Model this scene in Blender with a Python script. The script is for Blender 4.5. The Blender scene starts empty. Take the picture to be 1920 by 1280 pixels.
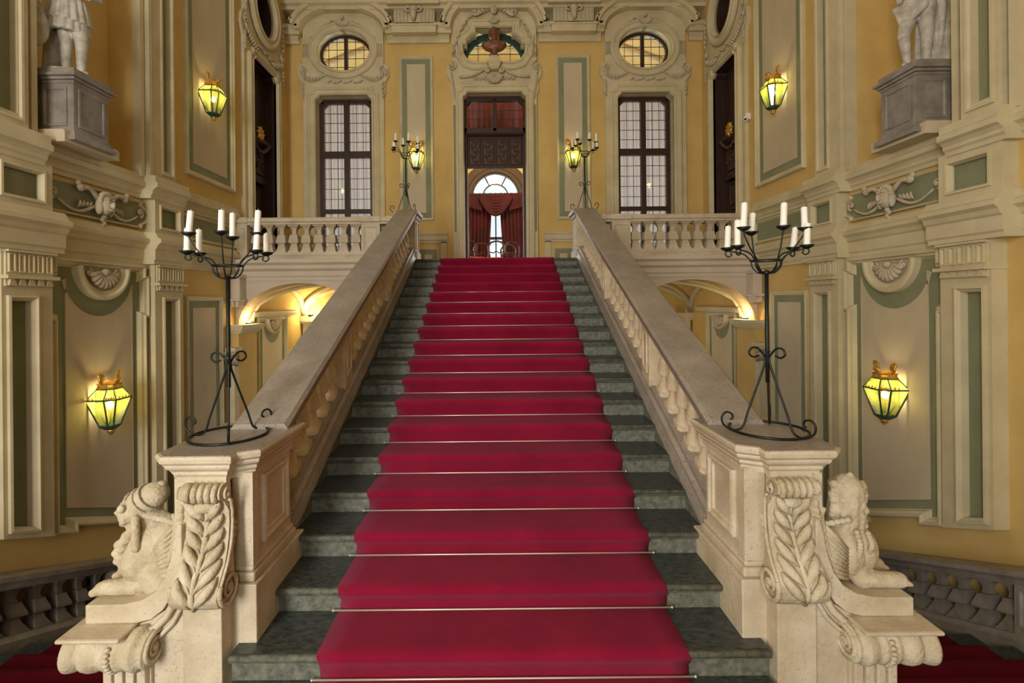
import bpy, bmesh, math, random
from mathutils import Vector
from mathutils.geometry import tessellate_polygon
R = math.radians
PI = math.pi
random.seed(7)
C = bpy.context.scene.collection
sc = bpy.context.scene

# ------------------------------------------------------------------ camera, world, light, exposure
EYE = 1.913
cam_d = bpy.data.cameras.new('camera'); cam = bpy.data.objects.new('camera', cam_d); C.objects.link(cam)
cam.location = (0, 0, EYE); cam.rotation_mode = 'XYZ'
cam_d.sensor_width = 36; cam_d.lens = 36*900/1920
cam_d.shift_x = 29/1920; cam_d.shift_y = -75/1920
cam_d.clip_start = .05
from mathutils import Euler, Matrix
cam.rotation_euler = (Matrix.Rotation(R(90), 3, 'X') @ Matrix.Rotation(R(-.55), 3, 'Z')).to_euler()
sc.camera = cam
sc.view_settings.view_transform = 'Standard'; sc.view_settings.look = 'None'
sc.view_settings.exposure = 0.0; sc.view_settings.gamma = 1; sc.view_settings.use_curve_mapping = False

w = bpy.data.worlds.new('sky'); sc.world = w; w.use_nodes = True
bg = w.node_tree.nodes['Background']; bg.inputs[0].default_value = (.86, .93, 1, 1); bg.inputs[1].default_value = 1.25

def light(kind, name, loc, power, col, size=1, size_y=None, rot=(0, 0, 0), rad=None, spread=None):
    d = bpy.data.lights.new(name, kind); d.energy = power; d.color = col
    if kind == 'AREA':
        d.shape = 'RECTANGLE'; d.size = size; d.size_y = size_y or size
        if spread: d.spread = spread
    elif kind == 'SUN': d.angle = rad
    else: d.shadow_soft_size = rad or .05
    o = bpy.data.objects.new(name, d); C.objects.link(o); o.location = loc; o.rotation_euler = rot
    return o
# daylight through the tall windows of the facade behind the camera
light('AREA', 'window_daylight', (-3.0, -3.9, 3.1), 520, (1, .96, .885), 1.6, 5.0, (R(86), 0, R(-14)))
light('AREA', 'window_daylight', (0.0, -3.9, 3.3), 60, (1, .95, .88), 1.6, 5.0, (R(86), 0, 0))
# added fill light under the closed ceiling and the chandelier of the room beyond the door
light('AREA', 'added_ceiling_fill', (-1.8, 4.6, 10.6), 85, (1, .97, .86), 3, 6, (R(-8), R(-16), 0))
for _x in (-3.2, 3.2):   # added lamps that backlight the sheer curtains of the tall windows
    light('AREA', 'added_curtain_backlight', (_x, 15.75, 4.2), 300, (.92, .96, 1), 1.2, 2.8, (R(-90), 0, 0))
light('POINT', 'chandelier_light', (0, 12.6, 6.6), 220, (1, .86, .50), rad=.3)

# ------------------------------------------------------------------ materials
def srgb(c):
    return tuple((x/255/12.92 if x/255 < .04045 else ((x/255+.055)/1.055)**2.4) for x in c) + (1,)
def mat(name, c1, c2=None, scale=4, rough=.7, metal=0, bump=0, bscale=60, spec=.5, detail=5, c3=None, stretch=(1, 1, 1), coat=0, sheen=0):
    m = bpy.data.materials.new(name); m.use_nodes = True; nt = m.node_tree; b = nt.nodes['Principled BSDF']
    b.inputs['Roughness'].default_value = rough; b.inputs['Metallic'].default_value = metal
    b.inputs['Specular IOR Level'].default_value = spec
    if sheen: b.inputs['Sheen Weight'].default_value = sheen; b.inputs['Sheen Tint'].default_value = (1, .55, .8, 1)
    tc = nt.nodes.new('ShaderNodeTexCoord'); mp = nt.nodes.new('ShaderNodeMapping'); mp.inputs['Scale'].default_value = stretch
    nt.links.new(tc.outputs['Object'], mp.inputs[0])
    if c2:
        n = nt.nodes.new('ShaderNodeTexNoise'); n.inputs['Scale'].default_value = scale; n.inputs['Detail'].default_value = detail; n.inputs['Roughness'].default_value = .65
        nt.links.new(mp.outputs[0], n.inputs['Vector'])
        r = nt.nodes.new('ShaderNodeValToRGB'); r.color_ramp.elements[0].position = .34; r.color_ramp.elements[1].position = .66
        r.color_ramp.elements[0].color = srgb(c2); r.color_ramp.elements[1].color = srgb(c1)
        if c3:
            e = r.color_ramp.elements.new(.24); e.color = srgb(c3)
        nt.links.new(n.outputs['Fac'], r.inputs[0]); nt.links.new(r.outputs[0], b.inputs['Base Color'])
    else: b.inputs['Base Color'].default_value = srgb(c1)
    if bump:
        n2 = nt.nodes.new('ShaderNodeTexNoise'); n2.inputs['Scale'].default_value = bscale; n2.inputs['Detail'].default_value = 4
        nt.links.new(mp.outputs[0], n2.inputs['Vector'])
        bp = nt.nodes.new('ShaderNodeBump'); bp.inputs['Strength'].default_value = bump; bp.inputs['Distance'].default_value = .01
        nt.links.new(n2.outputs['Fac'], bp.inputs['Height']); nt.links.new(bp.outputs[0], b.inputs['Normal'])
    return m
def pitted(m, c, scale=45):
    nt = m.node_tree; b = nt.nodes['Principled BSDF']; src = b.inputs['Base Color'].links[0].from_socket
    tc = nt.nodes.new('ShaderNodeTexCoord'); v = nt.nodes.new('ShaderNodeTexNoise'); v.inputs['Scale'].default_value = scale; v.inputs['Detail'].default_value = 3
    nt.links.new(tc.outputs['Object'], v.inputs['Vector'])
    r = nt.nodes.new('ShaderNodeValToRGB'); r.color_ramp.elements[0].position = .33; r.color_ramp.elements[1].position = .40
    mx = nt.nodes.new('ShaderNodeMix'); mx.data_type = 'RGBA'; nt.links.new(v.outputs['Fac'], r.inputs[0]); nt.links.new(r.outputs[0], mx.inputs[0])
    mx.inputs[6].default_value = srgb(c); nt.links.new(src, mx.inputs[7]); nt.links.new(mx.outputs[2], b.inputs['Base Color'])
    return m
M_ = {}
M_['yellow'] = mat('ochre_plaster', (216, 186, 116), (202, 170, 102), 1.3, .85, bump=.08, bscale=30)
M_['beige'] = mat('beige_plaster', (203, 188, 160), (188, 172, 142), 1.1, .85, bump=.06, bscale=30)
M_['field'] = mat('panel_plaster', (206, 192, 162), (190, 175, 145), 1.2, .85, stretch=(1, 1, .5))
M_['mould'] = mat('cream_moulding', (212, 200, 164), (194, 181, 144), 2.2, .75, bump=.05)
M_['green'] = mat('sage_plaster', (142, 146, 114), (126, 130, 100), 1.5, .85)
M_['white'] = mat('pale_plaster', (212, 198, 178), (198, 182, 160), 1.4, .85)
M_['stucco'] = mat('stucco_relief', (204, 192, 166), (178, 164, 138), 9, .8, bump=.25, bscale=50)
M_['stone'] = pitted(mat('pale_marble', (210, 198, 174), (182, 166, 138), 3.2, .55, bump=.3, bscale=40, c3=(160, 138, 110)), (182, 163, 136), 60)
M_['stone2'] = mat('carved_limestone', (206, 195, 170), (174, 158, 126), 7, .8, bump=.7, bscale=60, c3=(142, 122, 88))
M_['rail'] = pitted(mat('worn_rail_stone', (160, 150, 138), (136, 126, 114), 3, .4, bump=.25, bscale=50), (116, 106, 94), 70)
M_['balus'] = mat('baluster_marble', (212, 196, 168), (184, 164, 134), 6, .6, bump=.25, bscale=35)
M_['grey'] = mat('grey_marble', (150, 142, 130), (118, 110, 100), 5, .5, bump=.15)
M_['tread'] = mat('dark_stair_stone', (74, 80, 77), (34, 39, 38), 24, .3, bump=.35, bscale=70, stretch=(1, 2, 1), c3=(40, 44, 44))
M_['riser'] = mat('grey_green_riser_stone', (120, 121, 106), (74, 78, 70), 22, .5, bump=.3, bscale=60)
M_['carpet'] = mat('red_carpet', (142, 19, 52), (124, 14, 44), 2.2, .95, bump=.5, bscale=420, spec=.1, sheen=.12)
M_['shaded_carpet'] = mat('shaded_red_carpet', (96, 12, 30), (78, 9, 24), 2.2, .95, spec=.1)  # red carpet colour darkened to hold the parapet's shadow
M_['iron'] = mat('wrought_iron', (48, 54, 52), (34, 38, 38), 12, .45, metal=.7)
M_['gold'] = mat('gilded_metal', (240, 196, 92), (196, 142, 56), 16, .35, metal=.75, bump=.4, bscale=60)
M_['verdi'] = mat('green_metal', (58, 92, 84), (38, 62, 58), 20, .4, metal=.5)
M_['brass'] = mat('brass_rod', (214, 204, 184), None, rough=.4, metal=.6)
M_['wax'] = mat('white_wax', (244, 240, 230), None, rough=.5)
_b = M_['wax'].node_tree.nodes['Principled BSDF']; _b.inputs['Subsurface Weight'].default_value = .2
M_['wood'] = mat('dark_walnut', (66, 42, 32), (44, 28, 22), 8, .45, stretch=(6, 6, .6), bump=.1)
M_['wood2'] = mat('carved_walnut', (92, 66, 48), (54, 36, 26), 30, .5, bump=.8, bscale=40)
M_['redlit'] = mat('lit_crimson_cloth', (170, 26, 48), (128, 14, 32), 3, .8)  # crimson raised in colour so the transom cloth looks lit
M_['red'] = mat('backlit_crimson_drape', (84, 11, 28), (54, 7, 19), 3, .8)  # crimson lowered in colour for the shade of backlit drapes
M_['chairwood'] = mat('polished_chair_wood', (72, 30, 18), (40, 18, 12), 10, .45)
M_['seat'] = mat('rose_seat_cloth', (190, 96, 84), None, rough=.8)
M_['bronze'] = mat('bronze_bust', (150, 104, 68), (98, 62, 40), 14, .5, metal=.3)
M_['plastic'] = mat('white_plastic', (236, 234, 230), None, rough=.4)
M_['room'] = mat('room_plaster', (214, 196, 140), (196, 174, 112), 1.6, .8)
M_['statue'] = mat('weathered_white_marble', (206, 200, 188), (156, 148, 134), 8, .55, bump=.3, bscale=35)
M_['dark'] = mat('dark_interior', (40, 32, 26), None, rough=.9)
def emis(name, col, s):
    m = bpy.data.materials.new(name); m.use_nodes = True; nt = m.node_tree; nt.nodes.clear()
    e = nt.nodes.new('ShaderNodeEmission'); e.inputs[0].default_value = col; e.inputs[1].default_value = s
    o = nt.nodes.new('ShaderNodeOutputMaterial'); nt.links.new(e.outputs[0], o.inputs[0]); return m
M_['bulb'] = emis('glowing_bulb', (1, .86, .5, 1), 35)
def glassy(name, tint, diff, f_diff, gloss=.08, rough=.1):
    m = bpy.data.materials.new(name); m.use_nodes = True; nt = m.node_tree; nt.nodes.clear(); N = nt.nodes.new; L = nt.links.new
    t = N('ShaderNodeBsdfTransparent'); t.inputs[0].default_value = tint
    d = N('ShaderNodeBsdfTranslucent'); d.inputs[0].default_value = diff
    g = N('ShaderNodeBsdfGlossy'); g.inputs[1].default_value = rough
    a = N('ShaderNodeMixShader'); a.inputs[0].default_value = f_diff; L(t.outputs[0], a.inputs[1]); L(d.outputs[0], a.inputs[2])
    b = N('ShaderNodeMixShader'); b.inputs[0].default_value = gloss; L(a.outputs[0], b.inputs[1]); L(g.outputs[0], b.inputs[2])
    o = N('ShaderNodeOutputMaterial'); L(b.outputs[0], o.inputs[0]); return m
M_['lglass'] = glassy('green_lantern_glass', (.84, .82, .46, 1), (.40, .42, .09, 1), .42)
M_['glass'] = glassy('window_glass', (.86, .90, .88, 1), (.8, .8, .8, 1), .03, .07, .05)
M_['sheer'] = glassy('pleated_sheer_curtain', (.75, .72, .74, 1), (.72, .64, .66, 1), .9, 0)
_nt = M_['sheer'].node_tree
_df = _nt.nodes.new('ShaderNodeBsdfDiffuse'); _df.inputs[0].default_value = (.8, .72, .72, 1)
_mx = _nt.nodes.new('ShaderNodeMixShader'); _mx.inputs[0].default_value = .5
_o = [n for n in _nt.nodes if n.type == 'OUTPUT_MATERIAL'][0]; _src = _o.inputs[0].links[0].from_socket
_nt.links.new(_src, _mx.inputs[1]); _nt.links.new(_df.outputs[0], _mx.inputs[2]); _nt.links.new(_mx.outputs[0], _o.inputs[0])

# ------------------------------------------------------------------ helpers
def wloc(o):
    v = Vector((0, 0, 0))
    while o: v += o.location; o = o.parent
    return v
def link_mesh(name, me, parent=None, loc=(0, 0, 0), rot=(0, 0, 0)):
    o = bpy.data.objects.new(name, me); C.objects.link(o); o.location = loc; o.rotation_euler = rot
    if parent: o.parent = parent
    return o
def tag(o, label, cat=None, group=None, kind=None):
    o['label'] = label
    if cat: o['category'] = cat
    if group: o['group'] = group
    if kind: o['kind'] = kind
    return o
def thing(name, label, cat, loc=(0, 0, 0), rz=0, group=None, kind=None):
    o = bpy.data.objects.new(name, None); C.objects.link(o); o.location = loc; o.rotation_euler = (0, 0, rz); o.empty_display_size = .1
    return tag(o, label, cat, group, kind)
class MB:
    def __init__(s): s.v = []; s.f = []; s.smooth = False
    def add(s, vs, fs):
        n = len(s.v); s.v += [tuple(v) for v in vs]; s.f += [tuple(i+n for i in f) for f in fs]; return s
    def box(s, x0, x1, y0, y1, z0, z1):
        return s.add([(x0,y0,z0),(x1,y0,z0),(x1,y1,z0),(x0,y1,z0),(x0,y0,z1),(x1,y0,z1),(x1,y1,z1),(x0,y1,z1)],
                     [(0,3,2,1),(4,5,6,7),(0,1,5,4),(1,2,6,5),(2,3,7,6),(3,0,4,7)])
    def prism(s, poly, fn, a, b):            # poly 2D, fn(p,q,t)->xyz extruded t=a..b
        n = len(poly); vs = [fn(p, q, a) for p, q in poly]+[fn(p, q, b) for p, q in poly]
        fs = [tuple(range(n))[::-1], tuple(range(n, 2*n))]+[(i, (i+1) % n, n+(i+1) % n, n+i) for i in range(n)]
        return s.add(vs, fs)
    def loops(s, ls, closed=True, cap=False):   # connect successive point loops
        n = len(ls[0]); vs = [p for l in ls for p in l]; fs = []
        for k in range(len(ls)-1):
            for i in range(n if closed else n-1):
                j = (i+1) % n; fs.append((k*n+i, k*n+j, (k+1)*n+j, (k+1)*n+i))
        if cap: fs.append(tuple(range(n))[::-1]); fs.append(tuple((len(ls)-1)*n+i for i in range(n)))
        return s.add(vs, fs)
    def lathe(s, prof, c=(0, 0, 0), n=16, ax='z', cap=True):   # prof [(r,t)]
        ls = []
        for r, t in prof:
            l = []
            for i in range(n):
                a = 2*PI*i/n
                p = (r*math.cos(a), r*math.sin(a), t) if ax == 'z' else ((t, r*math.cos(a), r*math.sin(a)) if ax == 'x' else (r*math.cos(a), t, r*math.sin(a)))
                l.append((c[0]+p[0], c[1]+p[1], c[2]+p[2]))
            ls.append(l)
        return s.loops(ls, True, cap)
    def square(s, prof, c=(0, 0, 0), cx=None, cy=1.0, sl=0):     # square stack of [(half,t)], raked by sl
        ls = []
        for h, t in prof:
            l = [(c[0]+a*h, c[1]+b*h*cy, c[2]+t+sl*b*h*cy) for a, b in ((-1, -1), (1, -1), (1, 1), (-1, 1))]
            ls.append(l)
        return s.loops(ls, True, True)
    def tube(s, pts, r, n=6, cap=True):
        pts = [Vector(p) for p in pts]; ls = []; N = len(pts); up = None
        for i, p in enumerate(pts):
            t = (pts[min(i+1, N-1)]-pts[max(i-1, 0)])
            t = t.normalized() if t.length > 1e-9 else Vector((0, 0, 1))
            if up is None:
                up = Vector((0, 0, 1)) if abs(t.z) < .9 else Vector((0, 1, 0))
            a = t.cross(up)
            if a.length < 1e-5: a = t.orthogonal()
            a.normalize(); b = a.cross(t).normalized(); up = b
            rr = r[i] if isinstance(r, (list, tuple)) else r
            ls.append([p+a*rr*math.cos(2*PI*k/n)+b*rr*math.sin(2*PI*k/n) for k in range(n)])
        return s.loops(ls, True, cap)
    def ring(s, c, r, tr, n=32, m=6, ax='z'):
        ls = []
        for i in range(n+1):
            a = 2*PI*i/n; l = []
            for k in range(m):
                b = 2*PI*k/m; q = r+tr*math.cos(b); h = tr*math.sin(b)
                l.append((c[0]+q*math.cos(a), c[1]+q*math.sin(a), c[2]+h) if ax == 'z' else (c[0]+q*math.cos(a), c[1]+h, c[2]+q*math.sin(a)))
            ls.append(l)
        return s.loops(ls)
    def ell(s, c, r, n=10, m=7, rot=None):
        ls = []
        for k in range(1, m):
            t = PI*k/m; l = []
            for i in range(n):
                a = 2*PI*i/n; v = Vector((r[0]*math.sin(t)*math.cos(a), r[1]*math.sin(t)*math.sin(a), r[2]*math.cos(t)))
                if rot is not None: v = rot @ v
                l.append((c[0]+v.x, c[1]+v.y, c[2]+v.z))
            ls.append(l)
        base = len(s.v); s.loops(ls)
        for sg, off, rev in ((1, 0, True), (-1, (m-2)*n, False)):
            v = Vector((0, 0, sg*r[2]))
            if rot is not None: v = rot @ v
            s.v.append((c[0]+v.x, c[1]+v.y, c[2]+v.z)); q = len(s.v)-1
            for i in range(n):
                s.f.append((q, base+off+i, base+off+(i+1) % n))
        return s
    def caps(s, a, b, ra, rb, n=12):          # tapered capsule
        a = Vector(a); b = Vector(b); d = (b-a).normalized(); pts = []; rs = []
        for k in range(5):
            t = -PI/2+PI/2*k/4; pts.append(a+d*ra*math.sin(t)); rs.append(max(ra*math.cos(t), .002))
        for k in range(5):
            t = PI/2*k/4; pts.append(b+d*rb*math.sin(t)); rs.append(max(rb*math.cos(t), .002))
        return s.tube(pts, rs, n)
    def mesh(s, m, name='mesh', off=(0, 0, 0), smooth=None):
        me = bpy.data.meshes.new(name); me.from_pydata([(x-off[0], y-off[1], z-off[2]) for x, y, z in s.v], [], s.f); me.update()
        b = bmesh.new(); b.from_mesh(me); bmesh.ops.recalc_face_normals(b, faces=b.faces); b.to_mesh(me); b.free()
        me.materials.append(M_[m])
        if smooth if smooth is not None else s.smooth:
            me.polygons.foreach_set('use_smooth', [True]*len(me.polygons))
        return me
    def build(s, name, m, parent=None, smooth=False, local=False, bevel=0, remesh=0, auto=False, nsm=1):
        off = (0, 0, 0) if local or not parent else wloc(parent)
        o = link_mesh(name, s.mesh(m, name, off, smooth or bool(remesh)), parent)
        if auto: autosmooth(o)
        if bevel:
            md = o.modifiers.new('bevel', 'BEVEL'); md.width = bevel; md.segments = 2; md.limit_method = 'ANGLE'
        if remesh:
            md = o.modifiers.new('remesh', 'REMESH'); md.mode = 'VOXEL'; md.voxel_size = remesh; md.use_smooth_shade = True
            md = o.modifiers.new('smooth', 'SMOOTH'); md.factor = .5; md.iterations = 2*nsm
        return o
def cr(pts, k=5):
    P = [Vector(p) for p in pts]; P = [P[0]*2-P[1]]+P+[P[-1]*2-P[-2]]; out = []
    for i in range(1, len(P)-2):
        for j in range(k):
            t = j/k; out.append(.5*((2*P[i])+(P[i+1]-P[i-1])*t+(2*P[i-1]-5*P[i]+4*P[i+1]-P[i+2])*t*t+(3*P[i]-P[i-1]-3*P[i+1]+P[i+2])*t**3))
    return out+[P[-2]]
def autosmooth(o, ang=40):
    me = o.data; b = bmesh.new(); b.from_mesh(me)
    for f in b.faces: f.smooth = True
    for e in b.edges:
        e.smooth = not (len(e.link_faces) == 2 and e.calc_face_angle(0) > R(ang))
    b.to_mesh(me); b.free()
def off_poly(p, d, closed=True):
    n = len(p); area = sum(p[i][0]*p[(i+1) % n][1]-p[(i+1) % n][0]*p[i][1] for i in range(n))/2; sg = 1 if area > 0 else -1; r = []
    if not closed: sg = 1
    for i in range(n):
        a = Vector(p[i-1]) if (closed or i > 0) else None; b = Vector(p[i]); c = Vector(p[(i+1) % n]) if (closed or i < n-1) else None
        d1 = (b-a).normalized() if a is not None else None; d2 = (c-b).normalized() if c is not None else None
        if d1 is None: d1 = d2
        if d2 is None: d2 = d1
        n1 = Vector((-d1.y, d1.x))*sg; n2 = Vector((-d2.y, d2.x))*sg; mt = (n1+n2)
        if mt.length < 1e-6: mt = n1
        mt.normalize(); k = 1/max(mt.dot(n1), .4); q = b+mt*d*k; r.append((q.x, q.y))
    return r
def rect(u0, u1, v0, v1): return [(u0, v0), (u1, v0), (u1, v1), (u0, v1)]
def arc(cu, cv, r, a0, a1, n=16, rv=None): 
    rv = rv or r
    return [(cu+r*math.cos(R(a0+(a1-a0)*i/n)), cv+rv*math.sin(R(a0+(a1-a0)*i/n))) for i in range(n+1)]
def oval(cu, cv, a, b, n=32): return [(cu+a*math.cos(2*PI*i/n), cv+b*math.sin(2*PI*i/n)) for i in range(n)]
FR = [(0, 0), (0, .035), (.012, .05), (.028, .05), (.036, .035), (.055, .03), (.06, .012), (.075, .006)]
def frame(m, mp, poly, prof=FR, k=1.0, closed=True, kh=None):
    kh = kh or k
    ls = [[mp(u, v, h*kh) for u, v in off_poly(poly, w_*k, closed)] for w_, h in prof]
    return m.loops(ls, closed)
def slab(m, mp, outer, holes=(), h0=0, h1=.05):
    polys = [[Vector((u, v, 0)) for u, v in pl] for pl in [outer]+list(holes)]
    flat = [p for pl in polys for p in pl]; tris = tessellate_polygon(polys)
    for h in ((h1, h0) if abs(h1-h0) > .06 else (h1,)):
        m.add([mp(p.x, p.y, h) for p in flat], [tuple(t) for t in tris])
    for pl in polys:
        n = len(pl); m.add([mp(p.x, p.y, h1) for p in pl]+[mp(p.x, p.y, h0) for p in pl], [(i, (i+1) % n, n+(i+1) % n, n+i) for i in range(n)])
    return m
def mold(m, mp, prof, u0, u1, n=1):      # prof [(h,v)] extruded along u
    pr = list(prof); vs = [mp(u0, v, h) for h, v in pr]+[mp(u1, v, h) for h, v in pr]; k = len(pr)
    return m.add(vs, [tuple(range(k))[::-1], tuple(range(k, 2*k))]+[(i, (i+1) % k, k+(i+1) % k, k+i) for i in range(k)])
def spiral(mp, cu, cv, r0, r1, a0, turns, h=.03, n=26):
    pts = []
    for i in range(n+1):
        t = i/n; r = r0+(r1-r0)*t; a = R(a0)+2*PI*turns*t
        pts.append(mp(cu+r*math.cos(a), cv+r*math.sin(a), h))
    return pts
def leafy(m, mp, u, v, ang, ln, wd, h=.02):
    a = R(ang); pts = []; rs = []
    for i in range(6):
        t = i/5; pts.append(mp(u+ln*t*math.cos(a), v+ln*t*math.sin(a), h+.02*math.sin(PI*t))); rs.append(max(.003, wd*math.sin(PI*(.12+.83*t))))
    m.tube(pts, rs, 6)
def scroll(m, mp, u, v, r, flip=1, a0=90, turns=1.4, th=.014, h=.03):
    pts = spiral(mp, u, v, r, r*.15, a0, turns*flip, h); m.tube(pts, [th*(1-.4*i/len(pts)) for i in range(len(pts))], 6)
    m.ell(mp(u, v, h), (th*1.5,)*3, 8, 5)
def shell(m, mp, u, v, r, a0=180, a1=360, n=9, h=.02, th=None):
    for i in range(n):
        a = R(a0+(a1-a0)*(i+.5)/n); w_ = (th or r*.85*PI/n/1.6*(abs(a1-a0)/180))
        m.tube([mp(u+r*t*math.cos(a), v+r*t*math.sin(a), h+.03*math.sin(PI*t*.9)) for t in (.15, .45, .75, .95, 1.02)], [w_*.3, w_*.6, w_*.9, w_, w_*.3], 6)
def copy_tree(o, parent=None):
    c = o.copy(); C.objects.link(c)
    if parent: c.parent = parent
    for ch in list(o.children): copy_tree(ch, c)
    return c

XW = 4.45; YB = 10.3; ZF = 2.61           # half width of the hall, back wall, upper floor
SL = .4556; T = .3183; RS = .145; Y0 = 2.435
def nose(y): return SL*y-.965
LS = .417                                  # slope of the descending side flights
def low(y): return .713-LS*y

# ------------------------------------------------------------------ the back wall
BW = lambda u, v, h: (u, YB-h, v)
clip = lambda u0, u1, v0, v1, k=.09: [(u0, v0), (u1, v0), (u1, v1-k), (u1-k*.35, v1-k*.85), (u1-k*.85, v1-k*.35), (u1-k, v1), (u0+k, v1), (u0+k*.85, v1-k*.35), (u0+k*.35, v1-k*.85), (u0, v1-k)]
DOOR = clip(-.66, .66, ZF, 6.36); WINL = clip(-3.81, -2.63, ZF+.2, 6.33); WINR = clip(2.63, 3.81, ZF+.2, 6.33)
OVL = oval(-3.22, 7.29, .56, .43); OVR = oval(3.22, 7.29, .56, .43)
CEN = [(-.42, 7.02), (.42, 7.02), (.55, 7.06), (.64, 7.2), (.66, 7.38), (.58, 7.38), (.58, 7.5), (.46, 7.6), (.38, 7.62), (.38, 7.74), (-.38, 7.74), (-.38, 7.62), (-.46, 7.6), (-.58, 7.5), (-.58, 7.38), (-.66, 7.38), (-.64, 7.2), (-.55, 7.06)]
wb = thing('wall_back', 'ochre back wall of the hall behind the balcony, with cream door and window surrounds', 'wall', (0, YB, ZF), kind='structure')
m = MB(); slab(m, BW, rect(-4.9, 4.9, 2.3, 11), [DOOR, WINL, WINR, OVL, OVR, CEN], -.4, 0); m.build('plaster_face', 'yellow', wb)
def surround(cu, hw, opening, over, zt):
    # flat cream slab following the window and the oval above it, ears at the sides
    o = [(cu-hw, ZF), (cu+hw, ZF), (cu+hw, 6.3), (cu+hw+.04, 6.4), (cu+hw+.03, 6.6), (cu+hw+.11, 6.75), (cu+hw+.1, 6.93), (cu+hw, 7.0), (cu+hw, 7.66)]
    o += arc(cu, 7.66, hw-.001, 0, 180, 18, zt-7.66)
    o += [(2*cu-x, z) for x, z in [(cu+hw, 7.66), (cu+hw, 7.0), (cu+hw+.1, 6.93), (cu+hw+.11, 6.75), (cu+hw+.03, 6.6), (cu+hw+.04, 6.4), (cu+hw, 6.3)]]
    s_ = MB(); slab(s_, BW, o, [opening, over], 0, .07); s_.build('window_surround' if abs(cu) > 1 else 'door_surround', 'mould', wb)
    f = MB()
    PO = [(-.17, .07), (-.17, .10), (-.15, .12), (-.12, .12), (-.11, .10), (-.06, .095), (-.05, .12), (-.02, .12), (0, .09), (0, 0)]
    frame(f, BW, opening, PO); f.build('architrave', 'mould', wb, auto=True)
    f = MB(); frame(f, BW, opening, [(.002, .05), (.002, -.3)]); f.build('window_reveal' if abs(cu) > 1 else 'door_reveal', 'mould', wb)
    f = MB(); frame(f, BW, over, [(.002, .05), (.002, -.3)]); f.build('oval_reveal', 'mould', wb, auto=True)
    f = MB(); frame(f, BW, over, [(a*1.05, b) for a, b in PO]); f.build('oval_architrave' if abs(cu) > 1 else 'niche_architrave', 'mould', wb, auto=True)
    return o
for cu, op, ov in ((-3.22, WINL, OVL), (3.22, WINR, OVR)):
    surround(cu, .86, op, ov, 8.14)
    r = MB()
    for s in (-1, 1):                        # rocaille on the surround's ears
        scroll(r, BW, cu+s*.86, 6.86, .085, s, 90, 1.4, .02, .09)
        for k in range(9):
            leafy(r, BW, cu+s*(.86-.07*k), 6.78-.03*k+.004*k*k, -90+s*(-25+12*k), .13, .022, .08)
        for k in range(4): leafy(r, BW, cu+s*.87, 6.62-.09*k, -90-s*20, .1, .02, .08)
        for k in range(3): leafy(r, BW, cu+s*(.90-.02*k), 6.9-.02*k, -70, .15, .02, .08)
        scroll(r, BW, cu+s*.2, 7.86, .07, s, 200, 1.3, .018, .1)
        for k in range(4): leafy(r, BW, cu+s*(.3+.1*k), 7.86-.055*k-.01*k*k, -40*s if s > 0 else 220, .12, .02, .09)
        for k in range(4): r.box(cu+s*.78-.06+.035*k-.008, cu+s*.78-.06+.035*k+.008, YB-.1, YB-.05, 7.15, 7.42)
    shell(r, BW, cu, 7.94, .17, 200, 340, 7, .1)
    r.ell(BW(cu, 7.97, .12), (.035, .03, .04))
    for k in range(7): leafy(r, BW, cu-.33+.11*k, 6.6, 0 if k % 2 else 30, .11, .02, .08)
    r.build('rocaille_relief', 'stucco', wb, smooth=True)
surround(0, .90, DOOR, CEN, 8.36)
r = MB()
for s in (-1, 1):
    scroll(r, BW, s*.9, 6.93, .10, s, 90, 1.5, .022, .09)
    for k in range(7): leafy(r, BW, s*(.93-.012*k), 6.84-.085*k, -90-s*15, .12, .024, .08)
    # broken pediment volutes over the door
    r.tube([BW(s*.74, 6.66, .16), BW(s*.6, 6.665, .16), BW(s*.45, 6.69, .16), BW(s*.32, 6.75, .16), BW(s*.2, 6.83, .16)], .028, 6)
    scroll(r, BW, s*.14, 6.80, .065, -s, 60, 1.3, .024, .17)
    # scrolls and leaves round the bust niche
    scroll(r, BW, s*.4, 8.04, .11, s, 120, 1.5, .028, .16)
    for k in range(7): leafy(r, BW, s*(.45+.065*k), 7.98-.045*k-.012*k*k, (-30 if s > 0 else 210)-s*6*k, .14, .028, .12)
    for k in range(5): r.box(s*.8-.08+.04*k-.009, s*.8-.08+.04*k+.009, YB-.11, YB-.05, 7.12, 7.38)
    for k in range(5): leafy(r, BW, s*(.08+.05*k), 8.07-.02*k, 90-s*(20+18*k), .16, .03, .14)
    for k in range(4): leafy(r, BW, s*(.1+.09*k), 6.62, 90-s*55, .12, .02, .09)
shell(r, BW, 0, 6.72, .19, 185, 355, 9, .13)
r.ell(BW(0, 8.06, .2), (.075, .06, .10)); r.ell(BW(0, 8.03, .26), (.02, .02, .03)); r.ell(BW(.03, 8.08, .25), (.014, .012, .01)); r.ell(BW(-.03, 8.08, .25), (.014, .012, .01))
for k in range(9): r.ell(BW(.1*math.cos(PI*k/8), 8.1+.07*math.sin(PI*k/8), .2), (.035, .04, .035))
shell(r, BW, 0, 7.9, .12, 200, 340, 5, .16)
for k in range(5): leafy(r, BW, 0, 8.2, 30+30*k, .14, .028, .15)
r.build('rocaille_relief', 'stucco', wb, smooth=True)
b_ = MB(); b_.square([(.07, 6.80), (.11, 6.84), (.12, 6.89), (.15, 6.94), (.15, 6.98), (.11, 7.0), (.11, 7.05), (.08, 7.07), (.08, 7.1)], (0, YB-.14, 0)); b_.build('bust_bracket', 'mould', wb)
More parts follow.
